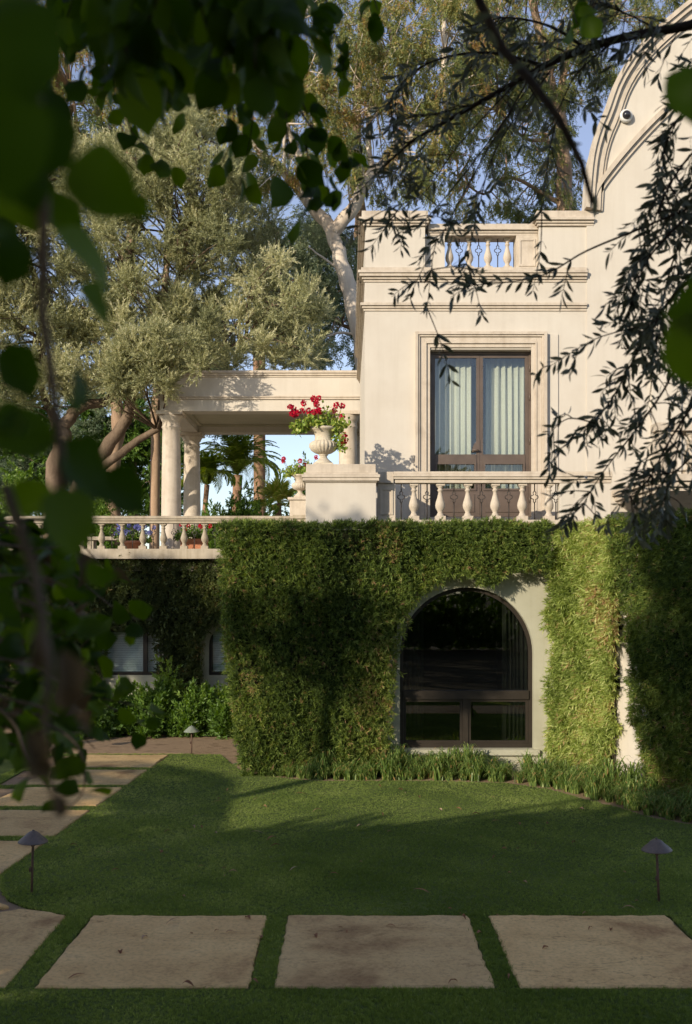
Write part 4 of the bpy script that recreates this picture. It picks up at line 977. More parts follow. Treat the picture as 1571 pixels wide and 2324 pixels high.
# ------------------------------------------------------------------ path lamps
def path_lamp(base, H, lean, label, mat, rz=0):
    t = thing('path_lamp', base, label, 'lamp', None); t.rotation_euler = (0, lean, rz)
    mb = MB(); mb.tube([(0, 0, -.05), (0, 0, H-.10)], .0115, 10); mb.lathe([(.019, H-.14), (.022, H-.12), (.022, H-.085), (.018, H-.08)], 12); part('stem', mb, M['lamppost'], t, False)
    mb = MB(); mb.lathe([(.136, H-.10), (.132, H-.092), (.108, H-.068), (.078, H-.045), (.056, H-.022), (.034, H-.006), (.012, H)], 28); mb.lathe([(.011, H-.001), (.013, H+.006), (.007, H+.012)], 10)
    o = part('shade', mb, mat, t, False)
    mb = MB(); mb.lathe([(.006, 0), (.012, .02), (.006, .045)], 8, (0, 0, 0)); k_ = part('knob', mb, M['lamppost'], t, False); k_.location = (-.018, -.012, H*.34)
b = G(72, 2026); path_lamp(b, .57, math.radians(1.5), 'dull copper path lamp on the rounded left lawn corner', M['lampmetal'])
b = G(1496, 2047); path_lamp(b, .565, math.radians(-2.5), 'grey violet domed path lamp on right side of the lawn', M['lampmetal'])
b = G(435, 1709); path_lamp(b, .465, 0, 'small verdigris path lamp where the path meets the soil bed', M['lampgreen'])
b = G(145, 1705); path_lamp(b, .47, 0, 'path lamp mostly hidden by hanging leaves beyond the path', M['lampgreen'])

# ------------------------------------------------------------------ fallen leaves
def small_leaf_mesh(name, L, Wd, mat, curl=.25, seg=5, round_=False, cup=.25, twist=0., wave=0., tip=.0):
    vs = []; fs = []
    for i in range(seg+1):
        t = i/seg
        if round_: w = (math.sin(PI*min(1., t**.72))**.72)*(1-tip*max(0, t-.72)/.28)*Wd/2
        else: w = math.sin(PI*t)**.9*Wd/2
        if i == 0 or i == seg: w = .0006
        z = L*curl*(t*(1-t))*1.6; tw = twist*(t-.4); wl = w*(1+wave*math.sin(t*11)); wr = w*(1+wave*math.sin(t*9+2))
        zl = w*cup*1.2+wave*L*.12*math.sin(t*13); zr = w*cup*1.2+wave*L*.12*math.cos(t*12)
        sx = wave*L*.10*math.sin(t*PI)
        vs += [(-wl*math.cos(tw)+sx, t*L, z+zl-wl*math.sin(tw)), (sx, t*L, z), (wr*math.cos(tw)+sx, t*L, z+zr+wr*math.sin(tw))]
    for i in range(seg):
        o = i*3; fs += [(o, o+1, o+4, o+3), (o+1, o+2, o+5, o+4)]
    mb = MB(); mb.add(vs, fs, True); return mb.mesh(name, mat)
fl = [small_leaf_mesh('fallen_leaf', .10, .022, M['fallen'], .5, cup=.5), small_leaf_mesh('fallen_leaf', .06, .032, M['fallen'], .4, cup=.6), small_leaf_mesh('fallen_leaf', .13, .016, M['fallen'], .3, cup=.4)]
spots = [(375, 1893), (440, 1885), (455, 1890), (365, 1940), (570, 1892), (622, 1907), (643, 1922), (182, 1925), (330, 2133), (810, 1880), (940, 2022), (1120, 1955), (1155, 1935), (730, 1840), (1000, 1845), (950, 1815),
         (600, 1835), (250, 1985), (540, 1985), (1330, 1845), (1175, 1875), (1075, 1855), (900, 1800), (700, 1812), (860, 1795), (905, 2105), (1060, 2090), (590, 2130), (720, 2135), (1035, 2233), (585, 2245), (440, 2250), (1095, 2120),
         (1390, 2120), (1190, 2005), (1030, 1840), (870, 1850), (380, 2105), (270, 2160), (195, 2215), (560, 2090), (1240, 1870), (1300, 1920), (480, 1830), (520, 1800), (1440, 2070), (1230, 2160), (770, 1990), (660, 1985), (1150, 2230)]
spots += [(random.uniform(150, 1540), 1800+random.random()**1.3*330) for _ in range(44)]
for i, (x, y) in enumerate(spots):
    x += random.uniform(-6, 6); y += random.uniform(-4, 4); b = G(x, y)
    o = bpy.data.objects.new('fallen_leaf', random.choice(fl)); col.objects.link(o); o.location = (b.x, b.y, .030 if not (7 < b.y < 8.5) else .014)
    o.rotation_euler = (random.uniform(-.15, .15), random.uniform(-.3, .3), random.uniform(0, 6.28)); o.scale = ((random.uniform(.9, 1.35) if i < 50 else random.uniform(.4, .8)),)*3
    onl = b.y > 8.6
    where = 'on the sunlit back strip of lawn' if b.y > 12.8 else 'on the shaded middle of the lawn' if b.y > 9.8 else 'near the front edge of the lawn' if onl else 'on the front paving slabs' if b.y > 7 else 'on the turf before the front slabs'
    tag(o, 'small curled brown fallen leaf '+where, 'leaf', 'fallen leaves '+where)

# ------------------------------------------------------------------ trees
def limb_mb(mb, pts, r0, r1, n=9, sub=4, wob=.04, seed=0):
    R = random.Random(seed); P_ = resample3(pts, sub*(len(pts)-1)); k = len(P_)
    out = [p+Vector((R.uniform(-1, 1), R.uniform(-1, 1), 0))*wob*(0 if i in (0, k-1) else 1) for i, p in enumerate(P_)]
    mb.tube(out, [r0+(r1-r0)*(i/(k-1))**.85 for i in range(k)], n); return out
def resample3(pts, n):
    P_ = [Vector(p) for p in pts]; out = []
    m = len(P_)-1
    for k in range(n+1):
        s_ = m*k/n; i = min(int(s_), m-1); t = s_-i; p0 = P_[max(i-1, 0)]; p1 = P_[i]; p2 = P_[i+1]; p3 = P_[min(i+2, m)]
        out.append(.5*((2*p1)+(-p0+p2)*t+(2*p0-5*p1+4*p2-p3)*t*t+(-p0+3*p1-3*p2+p3)*t**3))
    return out
def tree(name, label, limbs, clumps, per, mat, bark, leafL, leafW, seed, hang=0., up=0., group=None, flat=1.0, twigs=True, trunk_label=None, tint0=.45):
    """limbs: list of (points, r0, r1); clumps: (N,4) xyz + radius; leaves gather round every clump"""
    R = np.random.default_rng(seed)
    base = Vector(limbs[0][0][0]); t = thing(name, base, label, 'tree', group)
    allp = []
    mb = MB()
    for i, (pts, r0, r1) in enumerate(limbs):
        m_ = mb if i == 0 else MB()
        o = limb_mb(m_, pts, r0, r1, 10 if r0 > .12 else 7, seed=seed+i); allp += o
        part('trunk' if i == 0 else 'limb', m_, M[bark], t)
    cl = np.array(clumps); ap = np.array([tuple(p) for p in allp])
    if twigs:
        mb = MB()
        for c in cl:
            d = np.linalg.norm((ap-c[:3])*np.array([1, 1, .8]), axis=1); j = int(d.argmin())
            a = Vector(ap[j]); b = Vector(c[:3]); m_ = a.lerp(b, .5)+Vector(tuple(R.normal(size=3)*.25))+Vector((0, 0, .12*(b-a).length*(1 if up else .4)))
            r = .014+.008*(b-a).length; mb.tube(resample3([a, m_, b], 5), [r, r*.85, r*.7, r*.55, r*.4, r*.25], 5)
        part('twigs', mb, M[bark], t, kind='stuff')
    n = len(cl)*per; ci = np.repeat(np.arange(len(cl)), per)
    sph = unit(R.normal(size=(n, 3)))*(R.random((n, 1))**.5)
    K = 7; knot = unit(R.normal(size=(len(cl), K, 3)))*R.uniform(.3, .95, (len(cl), K, 1)); si = R.integers(0, K, n)
    p = knot[ci, si]*.8+sph*.38
    c = cl[ci, :3]+p*cl[ci, 3:4]
    if hang: c[:, 2] -= R.random(n)*cl[ci, 3]*hang*.9
    d = unit(R.normal(size=(n, 3)))*.7+p*.7+np.array([0, 0, up-hang*2.0])
    ct = R.normal(size=len(cl))*.13
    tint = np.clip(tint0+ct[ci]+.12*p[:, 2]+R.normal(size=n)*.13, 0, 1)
    scatter('crown', t, c, d, leafL*(.7+.6*R.random(n)), tint, SRC[mat], -base)
    return t
def sample_clumps(R, n, poly, holes, d0, d1, r0, r1, jag=0):
    xs = [p[0] for p in poly]; ys = [p[1] for p in poly]; out = []
    while len(out) < n:
        x, y = R.uniform(min(xs), max(xs)), R.uniform(min(ys), max(ys))
        if not in_poly(np.array([x]), np.array([y]), poly)[0]: continue
        if any(((x-hx_)/rx)**2+((y-hy_)/ry)**2 < 1 for hx_, hy_, rx, ry in holes): continue
        d = R.uniform(d0, d1); p = W(x, y, d); out.append((p.x, p.y, p.z, R.uniform(r0, r1)))
    return np.array(out)
R_ = np.random.default_rng(11)
# olive behind the back balustrade
oc = [(-120, 380), (60, 330), (200, 330), (300, 330), (370, 280), (430, 235), (480, 290), (560, 400), (610, 500), (680, 600), (735, 700), (748, 790), (700, 835), (560, 832), (470, 840), (450, 880), (380, 900), (300, 900), (240, 900), (150, 890), (60, 930), (-120, 960)]
ocl = sample_clumps(R_, 430, oc, [(648, 560, 26, 40), (560, 640, 18, 22)], 23.0, 28.5, .32, .62)
fr = sample_clumps(R_, 26, [(240, 760), (470, 740), (468, 885), (380, 905), (260, 900)], [], 21.6, 22.8, .22, .36); ocl = np.r_[ocl, fr]
tb = W(118, 1200, 24.5); tb.z = 3.4
lim = [([tb, W(125, 1080, 24.5), W(140, 1010, 24.5), W(150, 960, 24.6), W(190, 920, 24.6), W(250, 905, 24.7), W(330, 800, 24.8)], .26, .08),
       ([W(140, 1010, 24.5), W(120, 950, 24.8), W(90, 860, 25), W(110, 700, 25.5)], .16, .04),
       ([W(160, 1170, 24.3), W(190, 1090, 24.3), W(240, 1020, 24.3), W(285, 950, 24.2), W(300, 900, 24.2), W(330, 820, 24.2), W(390, 700, 24.6)], .25, .05),
       ([W(200, 1085, 24.3), W(260, 1040, 24.2), W(310, 1000, 24.1), W(355, 975, 24.0), W(420, 920, 24.4), W(480, 820, 24.8), W(560, 770, 25)], .13, .03),
       ([W(250, 905, 24.7), W(240, 820, 25), W(260, 700, 25.5), W(300, 560, 26), W(340, 420, 26.3)], .10, .03),
       ([W(390, 700, 24.6), W(410, 600, 25), W(430, 480, 25.5), W(430, 330, 26)], .08, .02), ([W(110, 700, 25.5), W(60, 560, 26), W(80, 430, 26)], .07, .02),
       ([W(480, 820, 24.8), W(560, 700, 25.5), W(600, 600, 26)], .06, .02)]
tree('olive_tree', 'broad silvery olive tree with dark twisting limbs over the back terrace', lim, ocl, 66, 'olive', 'bark_olive', 1.0, 0, 21, up=.5)
# eucalyptus trees
sky_holes = [(470, 175, 45, 45), (350, 170, 40, 40), (610, 70, 30, 30), (1010, 470, 60, 28), (1330, 300, 38, 80), (1395, 80, 60, 60), (770, 770, 30, 60), (700, 740, 30, 40), (640, 520, 22, 60), (1180, 350, 30, 45), (900, 470, 40, 30), (760, 600, 22, 40), (1300, 150, 30, 50), (1110, 420, 30,30), (850, 260, 26, 40)]
b0 = W(842, 1320, 30); b0.z = -.1
lim = [([b0, W(838, 1000, 30), W(828, 800, 30), W(805, 700, 30), W(782, 620, 30), W(750, 520, 30), W(700, 460, 30), W(640, 385, 30), W(590, 348, 30)], .42, .10),
       ([W(752, 530, 30), W(795, 480, 30), W(845, 395, 30.2), W(925, 325, 30.5), W(985, 250, 30.8), W(1010, 120, 31), W(1000, -60, 31)], .24, .06),
       ([W(700, 460, 30), W(690, 380, 30.3), W(640, 260, 30.6), W(640, 150, 31), W(700, 20, 31)], .13, .04),
       ([W(590, 348, 30), W(560, 300, 30), W(540, 200, 30.3), W(520, 60, 31)], .10, .03), ([W(845, 395, 30.2), W(835, 280, 30.5), W(860, 120, 31), W(850, -40, 31)], .12, .03),
       ([W(640, 385, 30), W(650, 300, 29.8), W(660, 230, 29.8)], .07, .02), ([W(782, 620, 30), W(740, 590, 30), W(700, 560, 30)], .05, .02), ([W(815, 760, 30), W(770, 755, 29.9), W(740, 765, 29.8)], .05, .025)]
cl = sample_clumps(R_, 250, [(430, -60), (1120, -60), (1100, 250), (1000, 420), (880, 480), (800, 430), (730, 360), (640, 420), (560, 430), (480, 300)], sky_holes, 28, 34, .35, .75)
tree('eucalyptus_tree', 'tall pale barked eucalyptus forking behind the tower', lim, cl, 34, 'euc', 'bark_euc', .85, 0, 31, hang=.55, tint0=.55)
cl = sample_clumps(R_, 95, [(600, 470), (760, 480), (815, 560), (815, 800), (740, 830), (600, 700)], sky_holes, 31, 37, .35, .7)
b0 = W(862, 1320, 36); b0.z = -.1
tree('eucalyptus_tree', 'grey green eucalyptus with brown trunk close behind the pale one', [([b0, W(840, 800, 36), W(825, 620, 36), W(818, 500, 36), (W(810, 300, 36)), W(820, 60, 36)], .45, .12), ([W(825, 620, 36), W(760, 600, 36), W(690, 560, 36)], .1, .03), ([W(835, 760, 36), W(700, 700, 36), W(640, 600, 36)], .08, .03)], cl, 48, 'eucblue', 'bark_brown', .9, 0, 32, hang=.35)
b0 = W(1290, 1320, 36); b0.z = -.1
lim = [([b0, W(1288, 700, 36), W(1284, 520, 36), W(1280, 400, 36), W(1277, 300, 36), W(1258, 220, 36), W(1235, 110, 36), W(1200, -40, 36)], .42, .12),
       ([W(1278, 340, 36), W(1240, 320, 35.8), W(1190, 312, 35.5), W(1130, 250, 35.5)], .11, .03), ([W(1277, 300, 36), W(1275, 200, 36), W(1300, 80, 36), W(1310, -50, 36)], .2, .05),
       ([W(1282, 470, 36), W(1220, 430, 36), W(1150, 400, 36), W(1100, 440, 36), W(1040, 400, 36)], .09, .03), ([W(1258, 220, 36), W(1200, 130, 36), W(1120, 60, 36)], .1, .03)]
cl = sample_clumps(R_, 230, [(1000, 500), (1000, 300), (1080, -60), (1571, -60), (1500, 40), (1400, 160), (1340, 330), (1330, 470), (1200, 500)], sky_holes, 33, 40, .35, .8)
tree('eucalyptus_tree', 'brown trunked eucalyptus rising behind the curved gable', lim, cl, 34, 'euc', 'bark_brown', .85, 0, 33, hang=.5, tint0=.42)
b0 = W(262, 1260, 33); b0.z = 0
lim = [([b0, W(256, 1100, 33), W(270, 960, 33), W(258, 880, 33), W(280, 700, 33), W(300, 500, 33), W(290, 260, 33), W(310, -40, 33)], .27, .10), ([W(300, 500, 33), W(380, 330, 33), W(440, 180, 33), W(450, 0, 33)], .15, .04), ([W(285, 600, 33), W(200, 400, 33), W(160, 200, 33)], .14, .04)]
cl = sample_clumps(R_, 190, [(-150, -60), (560, -60), (540, 330), (430, 360), (250, 400), (100, 450), (-150, 500)], sky_holes, 30, 37, .4, .85)
tree('eucalyptus_tree', 'pale eucalyptus standing behind the olive on the left', lim, cl, 46, 'euc', 'bark_brown', .9, 0, 34, hang=.45, tint0=.5)
b0 = W(350, 1260, 34); b0.z = 0
cl = sample_clumps(R_, 60, [(340, 700), (500, 650), (520, 960), (400, 960)], [], 33, 37, .4, .8)
tree('eucalyptus_tree', 'slim mottled eucalyptus beside the first loggia column', [([b0, W(352, 1000, 34), W(358, 850, 34), W(380, 600, 34), W(390, 300, 34)], .2, .08)], cl, 60, 'eucblue', 'bark_brown', 1.0, 0, 35, hang=.4)
# far trees closing the view on the left and behind the loggia
for i, (x, y, w_, h_, lab) in enumerate([(-60, 1060, 180, 230, 'rounded dark tree beyond the terrace at the far left'), (120, 1090, 110, 150, 'grey green tree beyond the terrace behind the olive trunks'), (300, 1080, 120, 170, 'dark green tree beyond the terrace left of the loggia')]):
    cl = sample_clumps(R_, 60, [(x-w_, y-h_), (x+w_, y-h_), (x+w_, y+120), (x-w_, y+120)], [(140, 950, 30, 30)], 40, 45, .7, 1.3); b0 = W(x, 1230, 42); b0.z = 3.3
    tree('background_tree', lab, [([b0, W(x, y, 42), W(x+10, y-h_*.6, 42)], .3, .08)], cl, 70, ('shrubbig', 'eucblue', 'shrubbig')[i], 'bark_olive', (.75, 1.1, .75)[i], 0, 50+i, up=.2, tint0=.25)

# palms and shrubs seen through the loggia
def frond_mesh(L, droop, seed, mat=M['palm'], leaflet=.34):
    R = np.random.default_rng(seed); mb = MB(); n = 16; pts = []; a = 0
    x, z = 0., 0.; ang_ = 1.15
    for i in range(n+1):
        pts.append((x, 0, z)); ang_ -= droop/n*(1+i/n); x += math.cos(ang_)*L/n; z += math.sin(ang_)*L/n
    P_ = np.array(pts); V = []
    for i in range(1, n):
        for k in range(3):
            f = (i+k/3); p = P_[int(f)]*(1-f % 1)+P_[min(int(f)+1, n)]*(f % 1); t = P_[i+1]-P_[i]; t /= np.linalg.norm(t)
            l = leaflet*math.sin(PI*min(1, f/n*.8+.18))*R.uniform(.85, 1.1)
            for sy in (-1, 1):
                d = t*.55+np.array([0, sy*.75, .12*R.normal()-.15]); d /= np.linalg.norm(d); e = p+d*l+np.array([0, 0, -.05*l]); w = np.cross(d, [0, 0, 1]); w = w/np.linalg.norm(w)*.026
                V += [p-t*.008, p+d*l*.5+w, e, p+d*l*.5-w]
    w0 = np.array([0, .018, 0])
    for i in range(n): V += [P_[i]-w0*(1-i/n), P_[i]+w0*(1-i/n), P_[i+1]+w0*(1-(i+1)/n), P_[i+1]-w0*(1-(i+1)/n)]
    return npmesh('frond', np.array(V), 4, mat, np.clip(R.random(len(V)//4)*.6+.1, 0, 1))
def palm(name, base, top, L, nf, label, seed, tr=.16, droops=(.7, 1.4, 2.2)):
    t = thing(name, base, label, 'palm'); mb = MB(); h = (top-base)
    mb.tube([Vector((0, 0, 0)), h*.35, h*.7, h], [tr*1.15, tr, tr, tr*1.1], 12); part('trunk', mb, M['palmtrunk'], t, False)
    fm = [frond_mesh(L*(.8+.12*i), d, seed+i) for i, d in enumerate(droops)]; R = random.Random(seed)
    for i in range(nf):
        o = bpy.data.objects.new('frond', fm[(i*len(fm))//nf]); col.objects.link(o); o.parent = t; o.location = h+Vector((0, 0, R.uniform(-.1, .1)))
        o.rotation_euler = (R.uniform(-.15, .15), R.uniform(-.25, .1)-.45*(1-i/nf), i*2.4+R.uniform(-.2, .2))
    return t
pb = W(530, 1250, 36); pb.z = 3.4; palm('feather_palm', pb, W(540, 1078, 36), 2.4, 70, 'feathery date palm seen through the loggia opening', 3)
pb = W(452, 1250, 33); pb.z = 3.4; palm('feather_palm', pb, W(470, 1100, 33), 1.5, 34, 'small shaded palm just right of the rear column', 5, .08)
pb = W(590, 1250, 40); pb.z = 3.4
palm('tall_palm', pb, W(588, 700, 40), 2.4, 26, 'tall reddish palm trunk passing behind the loggia roof', 7, .24)
# fan palm
def fan_palm(base, top, label, seed):
    t = thing('fan_palm', base, label, 'palm'); mb = MB(); h = top-base; mb.tube([Vector((0, 0, 0)), h], [.12, .1], 10); part('trunk', mb, M['palmtrunk'], t, False); R = random.Random(seed)
    V = []; 
    for k in range(22):
        a = -2.3+4.6*k/21; l = .5*(1-.12*abs(a)); d = np.array([math.cos(a), math.sin(a), 0]); s_ = np.array([-d[1], d[0], 0]); c = np.array([.45, 0, 0])
        V += [c, c+d*l*.55+s_*.026+np.array([0, 0, .03]), c+d*l+np.array([0, 0, -.06]), c+d*l*.55-s_*.026+np.array([0, 0, -.01])]
    V += [[0, -.01, 0], [0, .01, 0], [.46, .01, 0], [.46, -.01, 0]]
    me = npmesh('fan_leaf', np.array(V), 4, M['palm'], np.random.default_rng(seed).random(len(V)//4)*.7+.3)
    for i in range(22):
        o = bpy.data.objects.new('fan_leaf', me); col.objects.link(o); o.parent = t; o.location = h; o.rotation_euler = (R.uniform(-.5, .5), -1.35+1.7*i/22, i*2.4)
fb_ = W(632, 1250, 32); fb_.z = 3.4; fan_palm(fb_, W(632, 1142, 32), 'small fan palm left of the far urn', 4)
b = W(547, 1250, 31); b.z = 3.4; shrub('round_shrub', b, .78, .7, 2.75, 14000, M['shrub'], 'round dense shrub in front of the palms seen through loggia', .07, .035, 31, light=-.1, sub=26)
for i, (x, y, d, r, h_, lab) in enumerate([(485, 1250, 30, .6, 1.0, 'low green shrub right of the rear loggia column'), (655, 1250, 33, .7, 1.1, 'low shrub near the far urn'), (215, 1250, 29, .6, 1.0, 'leafy shrub left of the stone bench'), (130, 1250, 31, .9, 1.3, 'leafy shrub at the left end of the back terrace'), (600, 1250, 30, .6, .9, 'low shrub below the fan palm'), (30, 1250, 30, .9, 1.5, 'leafy shrub at the far left beyond the balustrade')]):
    b = W(x, y, d); b.z = 3.4; shrub('shrub', b, r, .5, h_+1.15, 5000, M['shrub'], lab, .08, .04, 40+i, light=.05)
b = W(697, 1250, 24.5); b.z = 3.5; shrub('climbing_shrub', b, .3, .3, 2.2, 1800, M['shrub'], 'dark shrub rising behind the small urn beside the broad pedestal', .07, .035, 60, light=-.15)

# ------------------------------------------------------------------ trees behind the photographer (they shade the garden)
RS = np.cross(S, [0, 0, 1]); RS /= np.linalg.norm(RS); RS = RS if RS[0] > 0 else -RS
US = np.cross(RS, S); US = US if US[2] > 0 else -US
def shade_tree(label, w, ells, per, seed, leafL=.62, leafW=0, mat='shrubbig'):
    """a big garden tree standing up-sun; its crown masses sit at (u, v) across the sun direction"""
    R = np.random.default_rng(seed); cl = []
    for u, v, ru, rv, n in ells:
        for _ in range(n):
            a = R.uniform(0, 6.28); q = math.sqrt(R.random()); p = RS*(u+ru*q*math.cos(a))+US*(v+rv*q*math.sin(a))+S*(w+R.uniform(-1.4, 1.4)); cl.append((*p, R.uniform(.35, .6)))
    cl = np.array(cl); c = cl[:, :3].mean(0); base = Vector((c[0], c[1], -.05)); top = Vector(tuple(c))
    tree('shade_tree', label, [([base, base.lerp(top, .35)+Vector((.2, .1, 0)), base.lerp(top, .7), top+Vector((0, 0, .5))], .22, .08)], cl, per, mat, 'bark_olive', leafL, 0, seed, up=.2, tint0=.3)
shade_tree('leafy garden tree standing behind the left of the viewer', 9, [(-10.9, 5.25, 1.0, .5, 22), (-9.3, 5.4, 1.0, .65, 30), (-8.5, 5.75, .35, .4, 9), (-9.9, 7.0, .3, .1, 3)], 15, 71, .42)
shade_tree('second leafy garden tree behind the left of the viewer', 12, [(-15.5, 6.0, 2.6, 1.2, 56)], 22, 72)
shade_tree('broad garden tree behind the viewer', 7, [(-4.1, 6.1, 1.3, 2.4, 90), (-1.2, 5.5, 2.0, 3.2, 90), (1.5, 5.0, 2, 3, 60)], 30, 73)
shade_tree('wide low garden tree left of the lawn', 5, [(-9.8, 1.2, 1.2, .85, 60), (-12.5, 1.1, 1.7, .9, 60), (-7.8, 1.4, .9, 1.05, 66), (-5.4, 1.9, 1.2, 1.5, 70), (-3.2, 2.2, 1.7, 1.6, 110), (-15.5, 1.4, 1.6, 1.1, 40)], 34, 74)
# the crown the photographer stands under
cl = np.array([(R_.uniform(-5, 3.5), R_.uniform(-4, 1.0), R_.uniform(4.9, 7.2), R_.uniform(.45, .7)) for _ in range(130)])
tree('shade_tree', 'spreading tree whose crown covers the viewer', [([Vector((-1.5, -3.2, 0)), Vector((-1.4, -3.1, 2.5)), Vector((-1, -2.5, 4.5)), Vector((-.6, -1.5, 6))], .25, .1)], cl, 26, 'shrubbig', 'bark_olive', .62, 0, 75, up=.2, tint0=.3)

for i, (x, y, lab) in enumerate([(1.2, -11, 'twisting garden tree well behind the viewer'), (7.5, -13, 'bushy garden tree behind the viewer to the right'), (-5.5, -14, 'bushy garden tree behind the viewer to the left')]):
    cl = np.array([(x+R_.normal()*2.4, y+R_.normal()*1.2, R_.uniform(2.6, 8.0), R_.uniform(.6, .95)) for _ in range(90)])
    tree('shade_tree', lab, [([Vector((x, y, 0)), Vector((x+.4, y, 1.2)), Vector((x-.2, y, 2.4)), Vector((x+.5, y, 4.2)), Vector((x+.3, y, 6))], .28, .1), ([Vector((x, y, 1.6)), Vector((x+1, y, 2.6)), Vector((x+2.2, y, 4.4))], .16, .06)], cl, 22, 'shrubbig', 'bark_olive', .7, 0, 80+i, up=.2, tint0=.3)
b = Vector((0, -16, 0)); g = shrub('tall_hedge', b, 17, 1.2, 3.6, 30000, M['shrub'], 'long tall hedge closing the garden behind the viewer', .16, 0, 90, sub=60, cat='hedge')

# ------------------------------------------------------------------ hanging foliage close to the viewer
vineM = [small_leaf_mesh('leaf', .058, .048, M['vine'], .2, 14, True, .2, .3, .05, .5), small_leaf_mesh('leaf', .050, .038, M['vine'], .35, 14, True, .35, -.6, .07, .35), small_leaf_mesh('leaf', .054, .040, M['vine'], -.3, 14, True, .5, .9, .08, .45), small_leaf_mesh('leaf', .046, .042, M['vine'], .5, 14, True, -.3, .4, .06, .25)]
dryM = small_leaf_mesh('leaf', .05, .034, M['dryleaf'], .5, 9, True, .7, 1.2, .25, .5); tanM = small_leaf_mesh('leaf', .06, .030, M['tanleaf'], .7, 9, True, .9, 1.4, .25, .6)
olM = [small_leaf_mesh('leaf', .050, .0140, M['olnear'], .06, 5, False, .3), small_leaf_mesh('leaf', .040, .0125, M['olnear'], -.06, 5, False, .4), small_leaf_mesh('leaf', .056, .0130, M['olnear'], .12, 5, False, .2, .4)]
def orient(p, d, roll):
    y = Vector(d).normalized(); x = y.cross(Vector((0, 0, 1)))
    if x.length < .05: x = Vector((1, 0, 0))
    x.normalize(); z = x.cross(y); m = Matrix((x, y, z)).transposed().to_4x4(); return Matrix.Translation(p) @ m @ Matrix.Rotation(roll, 4, 'Y')
def build_branch(name, label, base, stems, leaves, bark, bulkmat, group=None):
    t = thing(name, base, label, 'branch', group); mb = MB()
    for pts, r0, r1 in stems:
        k = len(pts); m_ = mb if r0 < .0038 else MB(); m_.tube(pts, [r0+(r1-r0)*i/(k-1) for i in range(k)], 6)
        if m_ is not mb: part('stem', m_, M[bark], t)
    if mb.v: part('twigs', mb, M[bark], t, kind='stuff')
    leaves.sort(key=lambda l: -l[2]/max(.2, l[0].translation.y)); inv = Matrix.Translation(-Vector(t.location))
    for m, me, s_ in leaves[:290]:
        o = bpy.data.objects.new('leaf', me); col.objects.link(o); o.parent = t; o.matrix_local = inv @ m @ Matrix.Scale(s_, 4)
    if leaves[290:]:
        V = []; Fc = []; T = []; off = 0
        for m, me, s_ in leaves[290:]:
            mm = m @ Matrix.Scale(s_, 4); vs = [tuple(mm @ v.co) for v in me.vertices]; V += vs; tt = random.random(); T += [tt]*len(vs)
            Fc += [tuple(i+off for i in p.vertices) for p in me.polygons]; off += len(vs)
        me2 = bpy.data.meshes.new('leaf_mass'); me2.from_pydata(V, [], Fc); me2.polygons.foreach_set('use_smooth', [True]*len(Fc)); me2.materials.append(M[bulkmat])
        a = me2.attributes.new('tint', 'FLOAT', 'POINT'); a.data.foreach_set('value', T)
        o = link('leaf_mass', me2, t, -Vector(t.location)); o['kind'] = 'stuff'
    return t
def sprig(path, step, meshes, leaves, stems, r0=.003, size=(.7, 1.1), spread=1.0, droop=.6, rnd=random, extra=None):
    pts = resample3(path, max(6, 5*(len(path)-1))); stems.append((pts, r0, r0*.35))
    L = 0
    size = (size[0]*1.22, size[1]*1.22)
    for i in range(1, len(pts)):
        seg = pts[i]-pts[i-1]; L += seg.length
        while L > step:
            L -= step; t = seg.normalized(); side = Vector((rnd.uniform(-1, 1), rnd.uniform(-1, 1), rnd.uniform(-.6, .6)))
            d = (t*.5+side*spread+Vector((0, 0, -droop))).normalized(); p = pts[i]-seg*(L/max(seg.length, 1e-6))*.5+side*.008
            me = rnd.choice(meshes) if extra is None or rnd.random() > extra[1] else extra[0]
            pet = p+d*.012; leaves.append((orient(pet, d, rnd.uniform(-PI, PI)), me, rnd.uniform(*size)))
# upper left canopy
rd = random.Random(5)
leaves, stems = [], []
def hang(x0, y0, pts, d, step=.028, **kw): sprig([W(x0, y0, d)]+[W(x, y, d+rd.uniform(-.06, .06)) for x, y in pts], step, vineM, leaves, stems, rnd=rd, **kw)
hang(175, -120, [(185, 0), (205, 90), (200, 190)], 1.9); hang(230, -120, [(240, 20), (250, 120), (260, 210)], 2.2); hang(260, -120, [(262, 60), (285, 200), (300, 300), (395, 368)], 2.3, step=.033)
hang(320, -100, [(330, 30), (345, 120), (355, 200)], 2.1); hang(380, -100, [(375, 40), (400, 130), (430, 200)], 2.2); hang(430, -90, [(440, 60), (440, 180), (425, 240)], 2.0)
hang(500, -100, [(500, 60), (520, 180), (530, 290), (500, 380)], 2.3); hang(540, -100, [(560, 80), (575, 200), (570, 300), (545, 420)], 2.3); hang(600, -100, [(610, 40), (640, 160), (650, 260), (655, 400)], 2.2)
hang(650, -90, [(640, 60), (690, 240), (730, 330), (748, 455)], 2.3); hang(660, 200, [(700, 280), (760, 330), (825, 360)], 2.3, step=.03); hang(690, 300, [(700, 380), (690, 490)], 2.3, step=.03); hang(850, -100, [(850, -10), (858, 25)], 2.4)
hang(700, -100, [(710, -20), (720, 10)], 2.2); hang(1260, -100, [(1290, -10), (1310, 55)], 2.2, step=.04); hang(1340, -80, [(1345, 0), (1350, 45)], 2.2, step=.05)
for _ in range(56):
    x = rd.uniform(140, 650); dd = rd.uniform(1.2, 2.4); y = rd.uniform(60, 190)-.12*abs(x-400)*rd.random(); hang(x, -130, [(x+rd.uniform(-30, 30), -20), (x+rd.uniform(-50, 50), y)], dd, step=.024)
for _ in range(12):
    x = rd.uniform(-60, 130); dd = rd.uniform(.9, 1.7); y = rd.uniform(150, 480); hang(x, -130, [(x+rd.uniform(-30, 30), 60), (x+rd.uniform(-50, 50), y)], dd, step=.035)
dry = []
